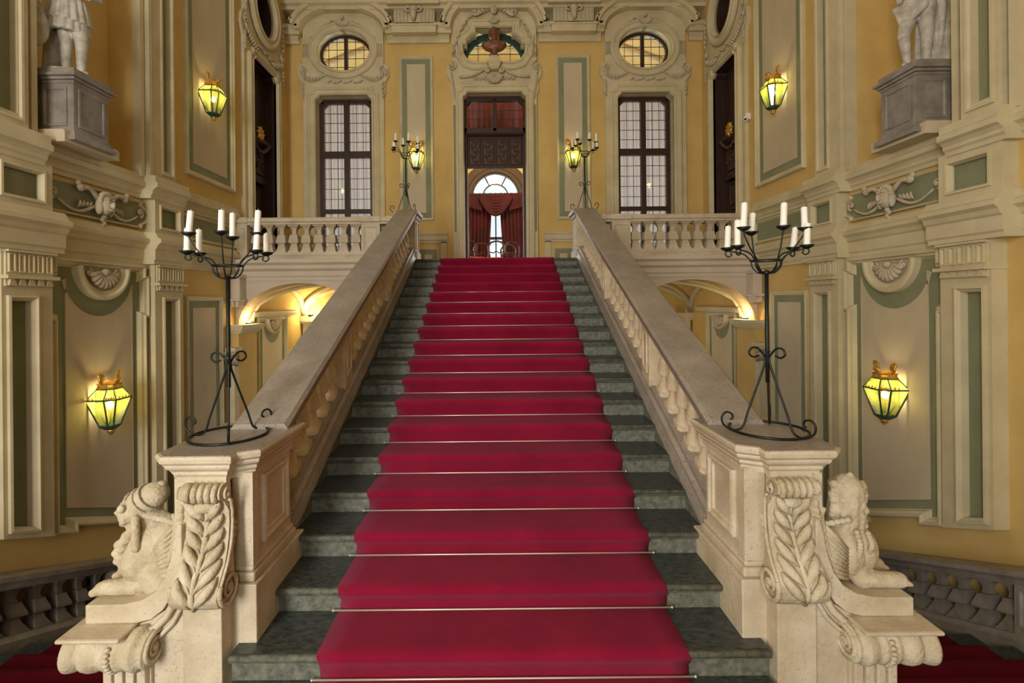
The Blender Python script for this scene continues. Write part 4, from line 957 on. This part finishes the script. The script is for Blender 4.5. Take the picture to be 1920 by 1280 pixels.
    m = MB(); m.prism(sweep, px, 2.42, 2.82); m.build('sphinx_plinth', 'stone', P, bevel=.006)
    m = MB()
    c2 = [(1.61, .50), (1.635, .42), (1.68, .34), (1.74, .28), (1.80, .255)]
    for r_, dy in ((.02, 0), (.012, -.0)): m.tube([(s*x-s*(0 if r_ > .015 else .03), 2.425, z+(0 if r_ > .015 else -.035)) for x, z in c2], r_, 6)
    m.build('curved_moulding', 'stone', P, smooth=True)
    m = MB(); m.box(min(s*1.76, s*2.14), max(s*1.83, s*2.14), 2.30, 2.85, .285, .306); m.build('abacus', 'stone', P, bevel=.01)
    # roll: lathe around x with bands
    m = MB(); pr = []
    xs = [1.73+.01*i for i in range(40)]
    for x in xs:
        t = (x-1.73)/.39; r_ = .088+.015*abs(math.sin(t*PI*3.5))-.012*(abs(t-.42) < .05)
        if abs(t-.08) < .03 or abs(t-.84) < .03: r_ -= .014
        pr.append((r_, s*x))
    m.lathe(pr, (0, 2.40, .20), 28, 'x'); m.build('volute_roll', 'stone2', P, smooth=True)
    m = MB()
    for k in range(14): a = R(150+k*14); m.ell((s*1.895, 2.40+.097*math.cos(a), .20+.097*math.sin(a)), (.016, .011, .011), 8, 5)
    m.build('bead_string', 'stone2', P, smooth=True)
    for xx, d_ in ((1.73, -1), (2.12, 1)):
        sm = lambda u, v, h: (s*(xx+d_*h), u, v)
        m = MB(); m.tube(spiral(sm, 2.40, .20, .082, .015, 0, 2.2, .004, 40), [.014-.007*i/40 for i in range(41)], 6); m.ell(sm(2.40, .20, 0), (.015, .02, .02)); m.build('volute_spiral', 'stone2', P, smooth=True)
    m = MB(); m.box(min(s*1.76, s*2.0), max(s*1.76, s*2.0), 2.42, 2.8, -.6, .28)
    m.build('pilaster', 'stone', P)
    for k in range(4): m = MB(); x = 1.77+.056*k; m.box(min(s*x, s*(x+.042)), max(s*x, s*(x+.042)), 2.39, 2.43, -.6, .16); m.build('flute', 'stone', P, bevel=.006)
newel(1); newel(-1)

# sphinxes (voxel-joined)
def sphinx(s):
    y = 2.6; g = lambda x, yy, z: (s*x, yy, .40+(z-.345)*.86)
    if s < 0:
        S = thing('sphinx_statue', 'weathered stone sphinx with wrapped bonnet and braid on the left parapet', 'statue', (s*1.9, y, .345))
        b = MB(); z0 = .345
        b.ell(g(1.85, y, .57), (.145, .135, .16), 16, 12); b.ell(g(1.77, y, .64), (.12, .11, .10), 14, 10); b.ell(g(1.90, y-.06, .53), (.085, .085, .11), 14, 10); b.ell(g(1.76, y+.02, .54), (.13, .10, .12), 14, 10); b.ell(g(1.90, y-.02, .50), (.09, .10, .11), 14, 10)
        b.ell(g(1.68, y+.04, .50), (.1, .1, .13), 12, 9)
        b.caps(g(1.88, y-.05, .46), g(1.89, y-.07, .38), .055, .045)
        b.ell(g(1.80, y-.09, .46), (.09, .05, .10), 12, 9)
        for yy in (y-.09, y+.06): b.caps(g(1.90, yy, .40), g(2.06, yy, .39), .045, .038); b.ell(g(2.07, yy, .385), (.045, .042, .036))
        for yy in (y-.09, y+.06):
            for q in (-.028, -.009, .009, .028): b.ell(g(2.105, yy+q, .372), (.022, .009, .022))
        b.caps(g(1.88, y, .66), g(1.90, y-.01, .80), .06, .055)      # neck
        b.ell(g(1.955, y-.03, .82), (.075, .068, .085), 14, 10)      # face
        b.ell(g(2.015, y-.04, .815), (.015, .014, .02)); b.ell(g(2.005, y-.05, .785), (.012, .02, .009))
        b.ell(g(2.0, y-.065, .84), (.012, .014, .009)); b.ell(g(2.0, y-.01, .84), (.012, .014, .009))
        b.ell(g(2.03, y-.035, .815), (.018, .016, .024)); b.ell(g(2.0, y-.085, .84), (.016, .012, .01)); b.ell(g(1.96, y-.098, .80), (.02, .01, .028)); b.ell(g(1.99, y-.04, .755), (.03, .03, .02))
        b.build('body', 'stone2', S, remesh=.0065)
        h = MB(); d = Vector((1, 0, 1)).normalized()
        h.caps(g(1.93, y-.01, .865), g(1.86, y, .91), .072, .07); h.caps(g(1.86, y, .92), g(1.83, y+.01, .965), .055, .025)
        for k in range(3):
            c = Vector(g(1.945-.035*k, y-.01, .85+.026*k)); ax = Vector((s*-.8, 0, .6)).normalized(); u = ax.orthogonal().normalized(); v = ax.cross(u)
            h.tube([c+(u*math.cos(2*PI*i/18)+v*math.sin(2*PI*i/18))*.075 for i in range(19)], .008, 6)
        for k in range(7): h.ell(g(1.985-.006*abs(k-3), y-.10+.024*k, .868), (.02, .015, .022))
        h.build('bonnet', 'stone2', S, smooth=True)
        br = MB()
        for k in range(14):
            t = k/13; zz = .80-.34*t; br.ell(g(max(1.935, 1.85+.145*math.sqrt(max(0, 1-((zz-.57)/.165)**2))+.004)+.006*(-1)**k, y-.045-.03*math.sin(PI*t), zz), (.034, .03, .024), 8, 6)
        for k in range(9):
            t = k/8; br.ell(g(1.90-.03*t, y-.09-.04*t, .80-.15*t), (.022, .022, .024), 8, 6)
        for k in range(8):
            t = k/7; br.caps(g(1.89-.02*t, y-.05+.03*k*.3, .81), g(1.80-.035*k*.6, y-.04, .775-.008*k), .022, .014)
        br.build('braided_hair', 'stone2', S, remesh=.006)
        wg = MB()
        for k in range(9):
            t = k/8; wg.tube([g(1.80, y-.10, .46+.02*k), g(1.72, y-.12, .48+.03*k), g(1.655, y-.10, .53+.034*k)], [.012, .017, .008], 6)
        for k in range(5): wg.ell(g(1.815-.01*(k % 2), y-.105, .44+.045*k), (.022, .014, .02))
        wg.build('wing', 'stone2', S, smooth=True)
    else:
        S = thing('sphinx_statue', 'weathered stone sphinx with tall curled headdress on the right parapet', 'statue', (s*1.9, y, .345))
        b = MB()
        b.ell(g(1.84, y, .53), (.12, .13, .15), 16, 12); b.ell(g(1.74, y+.02, .56), (.13, .11, .13), 14, 10); b.ell(g(1.93, y-.02, .55), (.085, .10, .12), 14, 10)
        b.ell(g(1.68, y+.04, .52), (.09, .1, .13), 12, 9)
        b.caps(g(1.88, y-.06, .47), g(1.90, y-.08, .395), .055, .05)
        for yy in (y-.09, y+.06):
            b.caps(g(1.90, yy, .40), g(2.09, yy, .39), .042, .04)
            for q in (-.024, 0, .024): b.caps(g(2.09, yy+q, .39), g(2.13, yy+q, .378), .018, .013)
        b.caps(g(1.86, y+.02, .62), g(1.88, y+.02, .82), .075, .07)
        b.ell(g(1.90, y+.05, .85), (.07, .07, .09), 14, 10); b.ell(g(1.955, y+.10, .84), (.015, .02, .02)); b.ell(g(1.94, y+.11, .81), (.02, .02, .01))
        b.build('body', 'stone2', S, remesh=.0065)
        h = MB()
        for j, (xx, yy) in enumerate(((1.80, y-.02), (1.835, y-.055), (1.875, y-.065), (1.915, y-.06), (1.95, y-.03), (1.96, y+.02))):
            for k in range(9):
                t = k/8; h.ell(g(xx+.006*math.sin(k*2+j), yy-.006*(k % 2), .945-.255*t-.02*(j % 2)), (.024, .022, .022), 8, 6)
        h.ell(g(1.875, y, .93), (.085, .07, .045)); h.ell(g(1.87, y-.03, .975), (.03, .026, .028)); h.ell(g(1.885, y-.03, 1.0), (.018, .018, .02))
        h.ell(g(1.86, y-.06, .955), (.045, .025, .018)); h.ell(g(1.93, y-.04, .935), (.035, .03, .025)); h.ell(g(1.80, y-.03, .95), (.025, .025, .022))
        h.caps(g(1.875, y-.02, .92), g(1.875, y-.01, .68), .075, .07)
        h.build('headdress', 'stone2', S, remesh=.006)
        for xx, L, zt in ((1.86, .16, .69), (1.92, .11, .68)):
            br = MB()
            for k in range(9):
                t = k/8; br.ell(g(xx+.02*t*(xx > 1.95), y-.105-.025*math.sin(PI*t), zt-L*t), (.016, .015, .014), 8, 5)
            br.build('ringlet', 'stone2', S, smooth=True)
        wg = MB()
        for k in range(9): wg.tube([g(1.80, y-.12, .42+.022*k), g(1.72, y-.13, .45+.03*k), g(1.655, y-.10, .52+.032*k)], [.010, .017, .008], 6)
        for k in range(8): wg.ell(g(1.64+.025*k, y-.08-.004*k, .71+.008*k), (.02, .016, .016))
        wg.build('wing', 'stone2', S, smooth=True)
    # carved back-scroll running up the newel
    c = MB()
    for k in range(6): c.ell(g(1.645-.004*k, 2.47, .66+.045*k), (.03-.002*k, .03, .03)); 
    c.tube([g(1.70, 2.47, .56), g(1.675, 2.47, .68), (s*1.66, 2.47, .80), (s*1.675, 2.47, .84)], .014, 6)
    c.build('back_scroll', 'stone2', S, remesh=.007)
sphinx(-1); sphinx(1)

# ------------------------------------------------------------------ candelabra
def cand_parts(t):
    m = MB(); m.ring((0, 0, .008), .205, .0075, 40, 6); m.build('base_ring', 'iron', t, smooth=True, local=True)
    m = MB(); m.tube([(0, 0, .28), (0, 0, .5), (0, 0, .92)], .0115, 8); m.build('pole', 'iron', t, smooth=True, local=True)
    for k in range(3):
        a = R(-62+120*k); f = lambda r, z: (r*math.cos(a), r*math.sin(a), z)
        m = MB(); pts = [f(.045, .485)]+[f(.05+.035*math.cos(R(q)), .47+.032*math.sin(R(q))) for q in (150, 110, 60, 10, -40, -90, -140)][::-1][:0]
        pts = [f(.072+.032*math.cos(R(q)), .455+.028*math.sin(R(q))) for q in (-140, -80, -20, 40, 90, 140)]+[f(.02, .44), f(.012, .41), f(.03, .34), f(.11, .12), f(.14, .03), f(.175, .006), f(.22, .012), f(.255, .04), f(.262, .08), f(.24, .108), f(.21, .102), f(.2, .078), f(.215, .065)]
        m.tube(cr(pts), .006, 6); m.build('leg', 'iron', t, smooth=True, local=True)
    m = MB(); m.ring((0, 0, .985), .083, .005, 28, 6); m.build('arm_ring', 'iron', t, smooth=True, local=True)
    m = MB(); m.ell((0, 0, .915), (.02, .02, .016)); m.build('hub', 'iron', t, smooth=True, local=True)
def cups():
    r = []
    for a in (18, 164, 197, 343): r.append((.205*math.cos(R(a)), .205*math.sin(R(a)), 1.063, 0))
    for a, q in ((-13, .20), (105, .11), (205, .19), (285, .12)): r.append((q*math.cos(R(a)), q*math.sin(R(a)), 1.163, 1))
    return r
def candelabrum(x, y, z, rz, label, sc_=1):
    t = thing('candelabrum', label, 'candelabrum', (x, y, z), rz, 'black iron candelabra on the stair newels'); cand_parts(t)
    for (cx, cy, cz, up) in cups():
        r = math.hypot(cx, cy); ux, uy = cx/r, cy/r; f = lambda q, zz: (q*ux, q*uy, zz)
        m = MB()
        if up: m.tube(cr([f(.0, .91), f(.04, .92), f(.07, .955), f(.08, .99), f(.5*r+.04, 1.05), f(r*.95, 1.12), f(r, cz-.01)]), .0042, 6)
        else: m.tube(cr([f(.0, .91), f(.045, .915), f(.075, .95), f(.083, .985), f(.12, 1.025), f(.19, 1.045), f(r, cz-.01), f(r+.012, cz-.035), f(r-.005, cz-.05), f(r-.022, cz-.04), f(r-.015, cz-.025)]), .0042, 6)
        a = m.build('arm', 'iron', t, smooth=True, local=True)
        m = MB(); m.lathe([(.008, -.02), (.03, -.008), (.04, .004), (.037, .004), (.01, -.004)], (cx, cy, cz), 14); m.build('drip_pan', 'iron', a, smooth=True, local=True)
    return t
T_ = []
for s, x in ((-1, -1.555), (1, 1.565)):
    T_.append((candelabrum(x, 2.78, 1.15, 0, 'tall black iron candelabrum on the large %s newel in the foreground' % ('left' if s < 0 else 'right')), s, 0))
for s, x in ((-1, -1.50), (1, 1.50)):
    T_.append((candelabrum(x, 8.05, ZF+.8, .3, 'black iron candelabrum far up at the top of the %s stair rail' % ('left' if s < 0 else 'right')), s, 1))
cm = {}
pos = ['far right lower', 'far left lower', 'near left lower', 'near right lower', 'upper right', 'upper back', 'upper left', 'upper front']
k_ = 0
for t, s, far in T_:
    for i, (cx, cy, cz, up) in enumerate(cups()):
        hgt = [.115, .12, .125, .14, .13, .12, .13, .145][(i*3+k_) % 8]; key = hgt
        if key not in cm:
            m = MB(); m.lathe([(.0185, 0), (.0185, .01), (.017, .02), (.0165, hgt*.9), (.0155, hgt), (.006, hgt-.004), (.0015, hgt-.004), (.001, hgt+.01)], (0, 0, 0), 12); cm[key] = m.mesh('wax', 'candle', smooth=False)
        a = t.rotation_euler.z; wx = t.location.x+cx*math.cos(a)-cy*math.sin(a); wy = t.location.y+cx*math.sin(a)+cy*math.cos(a)
        o = link_mesh('candle', cm[key], None, (wx, wy, t.location.z+cz+.001), (random.uniform(-.04, .04), random.uniform(-.02, .12 if not far else .03), 0))
        tag(o, 'white candle in the %s cup of the %s %s candelabrum' % (pos[i], 'far' if far else 'foreground', 'left' if s < 0 else 'right'), 'candle', 'white candles in the iron candelabra')
    k_ += 1

# ------------------------------------------------------------------ wall lanterns
def lantern(loc, rz, label, power):
    t = thing('wall_lantern', label, 'lantern', loc, rz, 'gilded green-glass wall lanterns')
    # local: wall plane y=0, protrudes -y, z=0 at rim
    plan = [(-.15, 0), (-.15, -.18), (-.10, -.26), (.10, -.26), (.15, -.18), (.15, 0)]
    def lp(k, z, oy=0): return [(x*k, -.13+(y+.13)*k if True else y, z) for x, y in plan]
    top = lp(1.12, 0); bot = lp(.52, -.30); rf = lp(.62, .11)
    n = 6
    for i in range(5):
        for A_, B_, nm in ((bot, top, 'glass_pane'), (top, rf, 'roof_pane')):
            m = MB(); p = [A_[i], A_[i+1], B_[i+1], B_[i]]; m.add(p, [(0, 1, 2, 3)]); m.build(nm, 'lglass', t, local=True)
    m = MB()
    for i in range(6): m.tube([bot[i], top[i]], .009, 5); m.tube([top[i], rf[i]], .006, 5)
    m.build('corner_bars', 'verdi', t, local=True)
    m = MB(); m.tube(top, .009, 5); m.build('rim', 'verdi', t, local=True); m = MB(); m.tube(bot, .011, 5); m.build('lower_rim', 'verdi', t, local=True); m = MB(); m.tube(rf, .008, 5)
    m.build('upper_rim', 'verdi', t, local=True)
    m = MB(); m.loops([lp(.53, -.29), lp(.5, -.315), lp(.28, -.345), lp(.12, -.355)], True, True); m.build('bottom_cup', 'verdi', t, local=True)
    m = MB(); m.lathe([(.02, .01), (.045, 0), (.04, -.015), (.03, -.02), (.034, -.035), (.015, -.05), (.003, -.06)], (0, -.13, -.35), 12); m.build('finial', 'gold', t, smooth=True, local=True)
    m = MB(); m.loops([lp(.62, .105), lp(.66, .12), lp(.6, .135), lp(.6, .155), lp(.66, .17), lp(.62, .175)], True, False); m.build('crown_band', 'gold', t, local=True)
    for j, (x, y, q) in enumerate(((-.09, -.12, -1), (.09, -.12, 1), (0, -.20, 0))):
        m = MB(); hh = .12 if q else .07
        for k in range(5):
            a = (k-2)*.35; m.tube([(x, y, .165), (x+q*.015+math.sin(a)*.02, y-(.0 if q else .01), .165+hh*.5), (x+q*.035+math.sin(a)*.05, y-(0 if q else .02), .165+hh*math.cos(a*.8))], [.012, .016, .011], 6)
        m.ell((x+q*.02, y, .165+hh*.45), (.042, .016, .05)); m.ell((x+q*.045, y, .165+hh*.85), (.03, .012, .026)); m.build('crown_leaf', 'gold', t, smooth=True, local=True)
    m = MB()
    for i in range(5):
        for k in range(1, 5):
            f = k/5; x = top[i][0]*(1-f)+top[i+1][0]*f; y = top[i][1]*(1-f)+top[i+1][1]*f
            if i in (0, 4) and k > 2: continue
            m.ell((x, y, .015+.006*(k % 2)), (.011, .011, .014), 6, 4)
    m.build('rim_cresting', 'gold', t, smooth=True, local=True)['kind'] = 'stuff'
    m = MB(); m.lathe([(.014, -.16), (.016, -.12)], (0, -.12, 0), 10); m.tube([(0, -.12, -.3), (0, -.12, -.15)], .008, 6); m.build('lamp_holder', 'verdi', t, local=True)
    m = MB(); m.ell((0, -.12, -.075), (.032, .032, .045), 12, 9); m.build('bulb', 'bulb', t, smooth=True, local=True)
    m = MB(); m.box(-.05, .05, -.01, .0, -.2, .1); m.tube([(0, -.005, -.2), (0, -.06, -.27), (0, -.1, -.3)], .01, 6); m.build('wall_bracket', 'verdi', t, local=True)
    c, s_ = math.cos(rz), math.sin(rz); lx, ly = 0, -.12
    light('POINT', 'lantern_light', (loc[0]+c*lx-s_*ly, loc[1]+s_*lx+c*ly, loc[2]-.01), power, (1, .80, .38), rad=.03)
lantern((XW-.02, 5.2, .95), R(-90)+PI, 'gilded green-glass wall lantern low on the right wall, in the shell-topped panel', 4.6) if False else None
RZ = R(-90)    # local -y -> world -x for the right wall
lantern((XW-.02, 5.34, .91), RZ, 'gilded green-glass wall lantern low on the right wall, in the shell-topped panel', 4.6)
lantern((-XW+.02, 5.34, .88), -RZ, 'gilded green-glass wall lantern low on the left wall, in the shell-topped panel', 6)
lantern((XW-.02, 7.42, 5.17), RZ, 'gilded green-glass wall lantern high on the right wall beside the statue', 5.4)
lantern((-XW+.02, 7.35, 5.12), -RZ, 'gilded green-glass wall lantern high on the left wall beside the statue', 5.4)
lantern((1.66, YB-.02, 5.05), 0, 'gilded green-glass wall lantern on the back wall, right of the central door', 4.6)
lantern((-1.68, YB-.02, 5.05), 0, 'gilded green-glass wall lantern on the back wall, left of the central door', 4.6)

# security camera
S_ = thing('security_camera', 'small white security camera on the right wall beside the side door', 'camera', (XW-.08, 8.36, 5.05))
m = MB(); m.ell((0, 0, 0), (.04, .05, .055)); m.build('housing', 'plastic', S_, smooth=True, local=True)
m = MB(); m.box(0, .08, -.02, .02, -.01, .1); m.build('bracket', 'plastic', S_, local=True, bevel=.005)
m = MB(); m.lathe([(.016, 0), (.016, .03)], (-.03, -.06, -.02), 10, 'y'); m.build('lens', 'dark', S_, local=True)

# bust
B = thing('bust', 'bronze portrait bust over the central door, in front of the arched window', 'bust', (0, YB-.16, 7.1))
B.scale = (1.12, 1.12, 1.12)
b = MB(); b.caps((0, 0, .03), (0, 0, .1), .05, .09); b.ell((0, 0, .18), (.22, .1, .12), 14, 10); b.ell((-.17, .0, .2), (.07, .08, .07)); b.ell((.17, 0, .2), (.07, .08, .07)); b.caps((0, 0, .25), (0, 0, .36), .06, .055)
b.ell((0, -.02, .42), (.075, .085, .105), 14, 10); b.ell((0, -.105, .41), (.014, .02, .022)); b.ell((0, -.095, .375), (.022, .012, .008))
for q in (-1, 1): b.ell((q*.03, -.09, .435), (.014, .01, .008)); b.ell((q*.075, 0, .42), (.012, .02, .03))
for k in range(20): a = k*.7; b.ell((.08*math.cos(a), .01+.07*math.sin(a)*(1 if math.sin(a) > 0 else .3), .34+.009*k), (.035, .035, .035))
b.ell((0, .01, .5), (.07, .075, .04))
b.build('torso', 'bronze', B, remesh=.01, local=True)
b = MB(); b.lathe([(.09, -.01), (.09, .01), (.05, .03), (.045, .05), (.06, .06)], (0, 0, 0), 16); b.build('socle', 'bronze', B, local=True, smooth=True)

# statues
def statue(s):
    nm = 'right' if s > 0 else 'left'
    X0, X1, Ya, Yb = 4.14, 4.62, 4.72, 5.14
    P = thing('statue_pedestal', 'grey marble pedestal with recessed panels under the %s statue' % nm, 'pedestal', (s*4.4, 4.95, 3.54))
    def bx(mb, e, z0, z1): return mb.box(min(s*(X0-e), s*X1), max(s*(X0-e), s*X1), Ya-e, Yb+e, z0, z1)
    m = MB(); bx(m, .0, 3.62, 4.12); m.build('shaft', 'grey', P)
    m = MB(); bx(m, .05, 3.53, 3.58); bx(m, .03, 3.58, 3.6); bx(m, .015, 3.6, 3.63); m.build('base', 'grey', P, bevel=.006)
    m = MB(); bx(m, .01, 4.1, 4.13); bx(m, .03, 4.13, 4.16); bx(m, .055, 4.16, 4.19); bx(m, .02, 4.19, 4.25); m.build('cap', 'grey', P, bevel=.006)
    m = MB(); frame(m, lambda u, v, h: (s*u, Ya-h, v), rect(X0+.06, X0+.30, 3.68, 4.06), [(0, 0), (0, .012), (.02, .012), (.03, .0)]); m.build('front_panel', 'grey', P)
    m = MB(); frame(m, lambda u, v, h: (s*(X0-h), u, v), rect(Ya+.05, Yb-.05, 3.68, 4.06), [(0, 0), (0, .012), (.02, .012), (.03, .0)]); m.build('side_panel', 'grey', P)
    z = 4.25
    if s > 0:
        S = thing('statue', 'white marble standing figure with bare legs and long drapery, on the right pedestal', 'statue', (4.36, 4.92, z), R(-35))
        b = MB()
        b.caps((-.10, -.07, .05), (-.13, -.08, .34), .032, .052); b.caps((-.13, -.09, .34), (-.06, 0, .66), .056, .088)
        b.caps((.05, .0, .05), (.06, -.01, .36), .035, .056); b.caps((.06, -.01, .36), (.05, .0, .68), .058, .09)
        b.caps((-.10, -.06, .025), (-.14, -.17, .018), .03, .022); b.caps((.05, .0, .025), (.06, -.11, .018), .03, .022)
        b.ell((-.125, -.09, .35), (.052, .055, .055)); b.ell((-.115, -.05, .24), (.05, .058, .09)); b.ell((.06, .02, .25), (.053, .058, .095))
        b.ell((0, 0, .70), (.13, .095, .11), 14, 10); b.ell((0, 0, .86), (.11, .08, .14), 14, 10); b.ell((0, 0, 1.0), (.14, .09, .11), 14, 10)
        b.caps((-.14, 0, 1.05), (-.2, -.02, .85), .045, .035); b.caps((-.2, -.02, .85), (-.17, -.14, .72), .033, .025); b.caps((.14, 0, 1.05), (.22, 0, .85), .045, .035); b.caps((.22, 0, .85), (.2, -.1, .7), .033, .025)
        for (hx, hy, hz) in ((-.17, -.15, .70), (.2, -.11, .68)):
            b.ell((hx, hy, hz), (.025, .02, .03))
            for q in range(4): b.caps((hx-.018+.012*q, hy-.01, hz-.02), (hx-.018+.012*q, hy-.02, hz-.055), .008, .006)
            b.caps((hx+.02, hy, hz), (hx+.03, hy-.01, hz-.03), .008, .006)
        b.caps((0, 0, 1.08), (0, 0, 1.18), .045, .042); b.ell((0, -.01, 1.25), (.062, .075, .09), 14, 10); b.ell((0, -.085, 1.245), (.012, .018, .018)); b.ell((0, -.075, 1.21), (.018, .01, .007))
        for q in (-1, 1): b.ell((q*.025, -.07, 1.265), (.012, .01, .008)); b.ell((q*.062, 0, 1.25), (.01, .015, .022))
        for k in range(22): a = k*.9; b.ell((.062*math.cos(a), .01+.06*abs(math.sin(a)), 1.24+.005*k), (.026, .026, .026))
        b.build('body', 'statue', S, remesh=.009, local=True)
        d = MB()
        for k in range(9):
            x = .08+.022*k; d.tube([(x-.03, .05+.02*math.sin(k*2), .02), (x, .05-.02*math.sin(k*2), .3), (x+.02, .03+.03*math.sin(k*1.3), .6), (x*.7, .03, .9), (.1, .03, 1.05)], [.026, .03, .026, .02, .012], 8)
        for k in range(7): d.tube([(-.16-.01*k, -.06-.0*k, .46+.03*k), (-.06, -.11, .50+.035*k), (.03, -.09, .58+.035*k), (.12, -.02, .66+.03*k)], [.014, .022, .022, .014], 8)
        for k in range(5): d.tube([(-.02+.02*k, .08, .02), (-.01+.02*k, .07, .3), (.0, .07, .55)], [.02, .024, .02], 8)
        d.build('drapery', 'statue', S, remesh=.009, local=True)
        d = MB(); d.lathe([(.2, -.0), (.2, .02), (.18, .03)], (0, 0, 0), 24); d.build('plinth', 'statue', S, local=True)
    else:
        S = thing('statue', 'dark marble warrior in a pleated tunic with an oval shield, on the left pedestal', 'statue', (-4.36, 4.92, z), R(35))
        b = MB()
        b.caps((.10, -.05, .05), (.11, -.08, .34), .035, .055); b.caps((.11, -.08, .34), (.07, 0, .64), .058, .09)
        b.caps((-.03, .03, .05), (-.02, .0, .35), .035, .055); b.caps((-.02, .0, .35), (-.04, 0, .66), .058, .09)
        b.caps((.10, -.05, .025), (.15, -.15, .018), .03, .022); b.caps((-.03, .03, .025), (-.06, -.08, .018), .03, .022)
        b.ell((0, 0, .72), (.13, .1, .1), 14, 10); b.ell((0, 0, .88), (.12, .09, .14), 14, 10); b.ell((0, 0, 1.02), (.15, .1, .1), 14, 10)
        b.caps((-.15, 0, 1.05), (-.22, -.03, .84), .046, .036); b.caps((-.22, -.03, .84), (-.2, -.12, .68), .034, .026); b.caps((.15, 0, 1.05), (.24, -.02, .86), .046, .036); b.caps((.24, -.02, .86), (.18, -.14, .80), .034, .026)
        for (hx, hy, hz) in ((-.2, -.13, .66), (.17, -.16, .80)):
            b.ell((hx, hy, hz), (.026, .022, .03))
            for q in range(4): b.caps((hx-.018+.012*q, hy-.01, hz-.02), (hx-.018+.012*q, hy-.025, hz-.05), .008, .006)
        b.caps((0, 0, 1.08), (0, 0, 1.18), .048, .044); b.ell((0, -.01, 1.25), (.062, .075, .088), 14, 10); b.ell((0, -.085, 1.245), (.012, .018, .018)); b.ell((0, -.075, 1.21), (.018, .01, .007))
        for q in (-1, 1): b.ell((q*.025, -.07, 1.265), (.012, .01, .008))
        b.build('body', 'statue', S, remesh=.009, local=True)
        d = MB()
        for r0, zt, zb_, rr in ((.13, .78, .54, .17), (.12, .72, .44, .155)):
            for k in range(16):
                a = 2*PI*k/16+(.2 if rr < .16 else 0); d.tube([(r0*math.cos(a), r0*.8*math.sin(a), zt), (rr*math.cos(a), rr*.8*math.sin(a), zb_)], [.022, .03], 8)
        d.build('pleated_tunic', 'statue', S, remesh=.009, local=True)
        d = MB(); d.ell((0, .0, 1.30), (.07, .085, .06)); 
        for k in range(9): d.ell((0, .08*math.cos(PI*k/8), 1.34+.05*math.sin(PI*k/8)), (.016, .025, .03))
        d.build('crested_helmet', 'statue', S, remesh=.008, local=True)
        d = MB(); d.ell((-.25, -.08, .42), (.12, .03, .19), 20, 12, Matrix.Rotation(.2, 3, 'X')); d.ell((-.25, -.11, .42), (.03, .02, .045)); d.build('oval_shield', 'statue', S, smooth=True, local=True)
        d = MB()
        for k in range(6): d.tube([(-.2+.03*k, .1, .02), (-.18+.03*k, .1, .4), (-.1+.02*k, .08, .9)], [.026, .026, .02], 8)
        d.build('cloak', 'statue', S, remesh=.009, local=True)
        d = MB(); d.lathe([(.2, -.0), (.2, .02), (.18, .03)], (0, 0, 0), 24); d.build('plinth', 'statue', S, local=True)
statue(1); statue(-1)

# ------------------------------------------------------------------ the side flights going down
for s in (-1, 1):
    nm = 'right' if s > 0 else 'left'
    F = thing('side_stairs', 'dark stone flight descending along the %s wall behind the sphinx' % nm, 'staircase', (s*3, 2.4, -.4))
    t, r_ = .35, .146
    for n in range(20):
        y = 2.4+t*n; z = -.29-r_*(n+1)
        m = MB(); m.prism([(y-.02, z-.2), (y-.02, z), (y+t+.03, z), (y+t+.035, z-.02), (y+t+.02, z-.04), (y+t, z-.045), (y+t, z-.2)], lambda p, q, tt: (s*tt, p, q), 1.58, XW); m.build('step', 'tread', F)
    c = MB(); pts = [(1.9, -.278), (2.38, -.278)]
    for n in range(20):
        y = 2.4+t*n; z = -.29-r_*(n+1); pts += [(y+.04, z+.012) if n else (y+.03, z+.012), (y+t, z+.012), (y+t+.045, z+.0), (y+t+.045, z-.025), (y+t+.02, z-.05)]
    c.loops([[(s*x, y, z) for x in (2.25, 2.8, 3.3, 3.86)] for y, z in pts], False)
    o = c.build('side_stair_carpet', 'shaded_carpet', None); tag(o, 'red carpet, darkened for shade, on the descending flight by the %s wall' % nm, 'carpet')
    sd = o.modifiers.new('solid', 'SOLIDIFY'); sd.thickness = .008
    B = thing('wall_balustrade', 'shadowed stone balustrade descending along the %s wall' % nm, 'balustrade', (s*4.25, 3, -.4))
    prof = [(4.12, .50), (4.10, .54), (4.07, .57), (4.07, .61), (4.44, .61), (4.44, .50)]
    a, b = 2.3, 9.0
    m = MB(); m.loops([[(s*x, y, low(y)+z) for x, z in prof] for y in (a, b)], True, True); m.build('handrail', 'grey', B)
    m = MB(); m.loops([[(s*x, y, low(y)+z) for x, z in [(4.10, -.25), (4.10, .06), (4.14, .1), (4.42, .1), (4.42, -.25)]] for y in (a, b)], True, True); m.build('base_rail', 'grey', B)
    me = bal_mesh(.17, .42, -LS, 'down', 'grey', nk=.85)
    for k in range(30):
        y = 2.42+.22*k
        if k % 7 == 6 or k % 7 == 0 and False:
            m = MB(); m.prism([(y-.11, low(y-.11)+.08), (y+.11, low(y+.11)+.08), (y+.11, low(y+.11)+.52), (y-.11, low(y-.11)+.52)], lambda p, q, tt: (s*tt, p, q), 4.13, 4.4); m.build('pier', 'grey', B)
            q = MB(); frame(q, lambda u, v, h: (s*(4.13-h), u, v), [(y-.07, low(y-.07)+.16), (y+.07, low(y+.07)+.16), (y+.07, low(y+.07)+.46), (y-.07, low(y-.07)+.46)], [(0, 0), (0, .015), (.015, .015), (.025, .0)]); q.build('pier_panel', 'grey', B)
        else: link_mesh('baluster', me, B, Vector((s*4.26, y, low(y)+.09))-B.location)
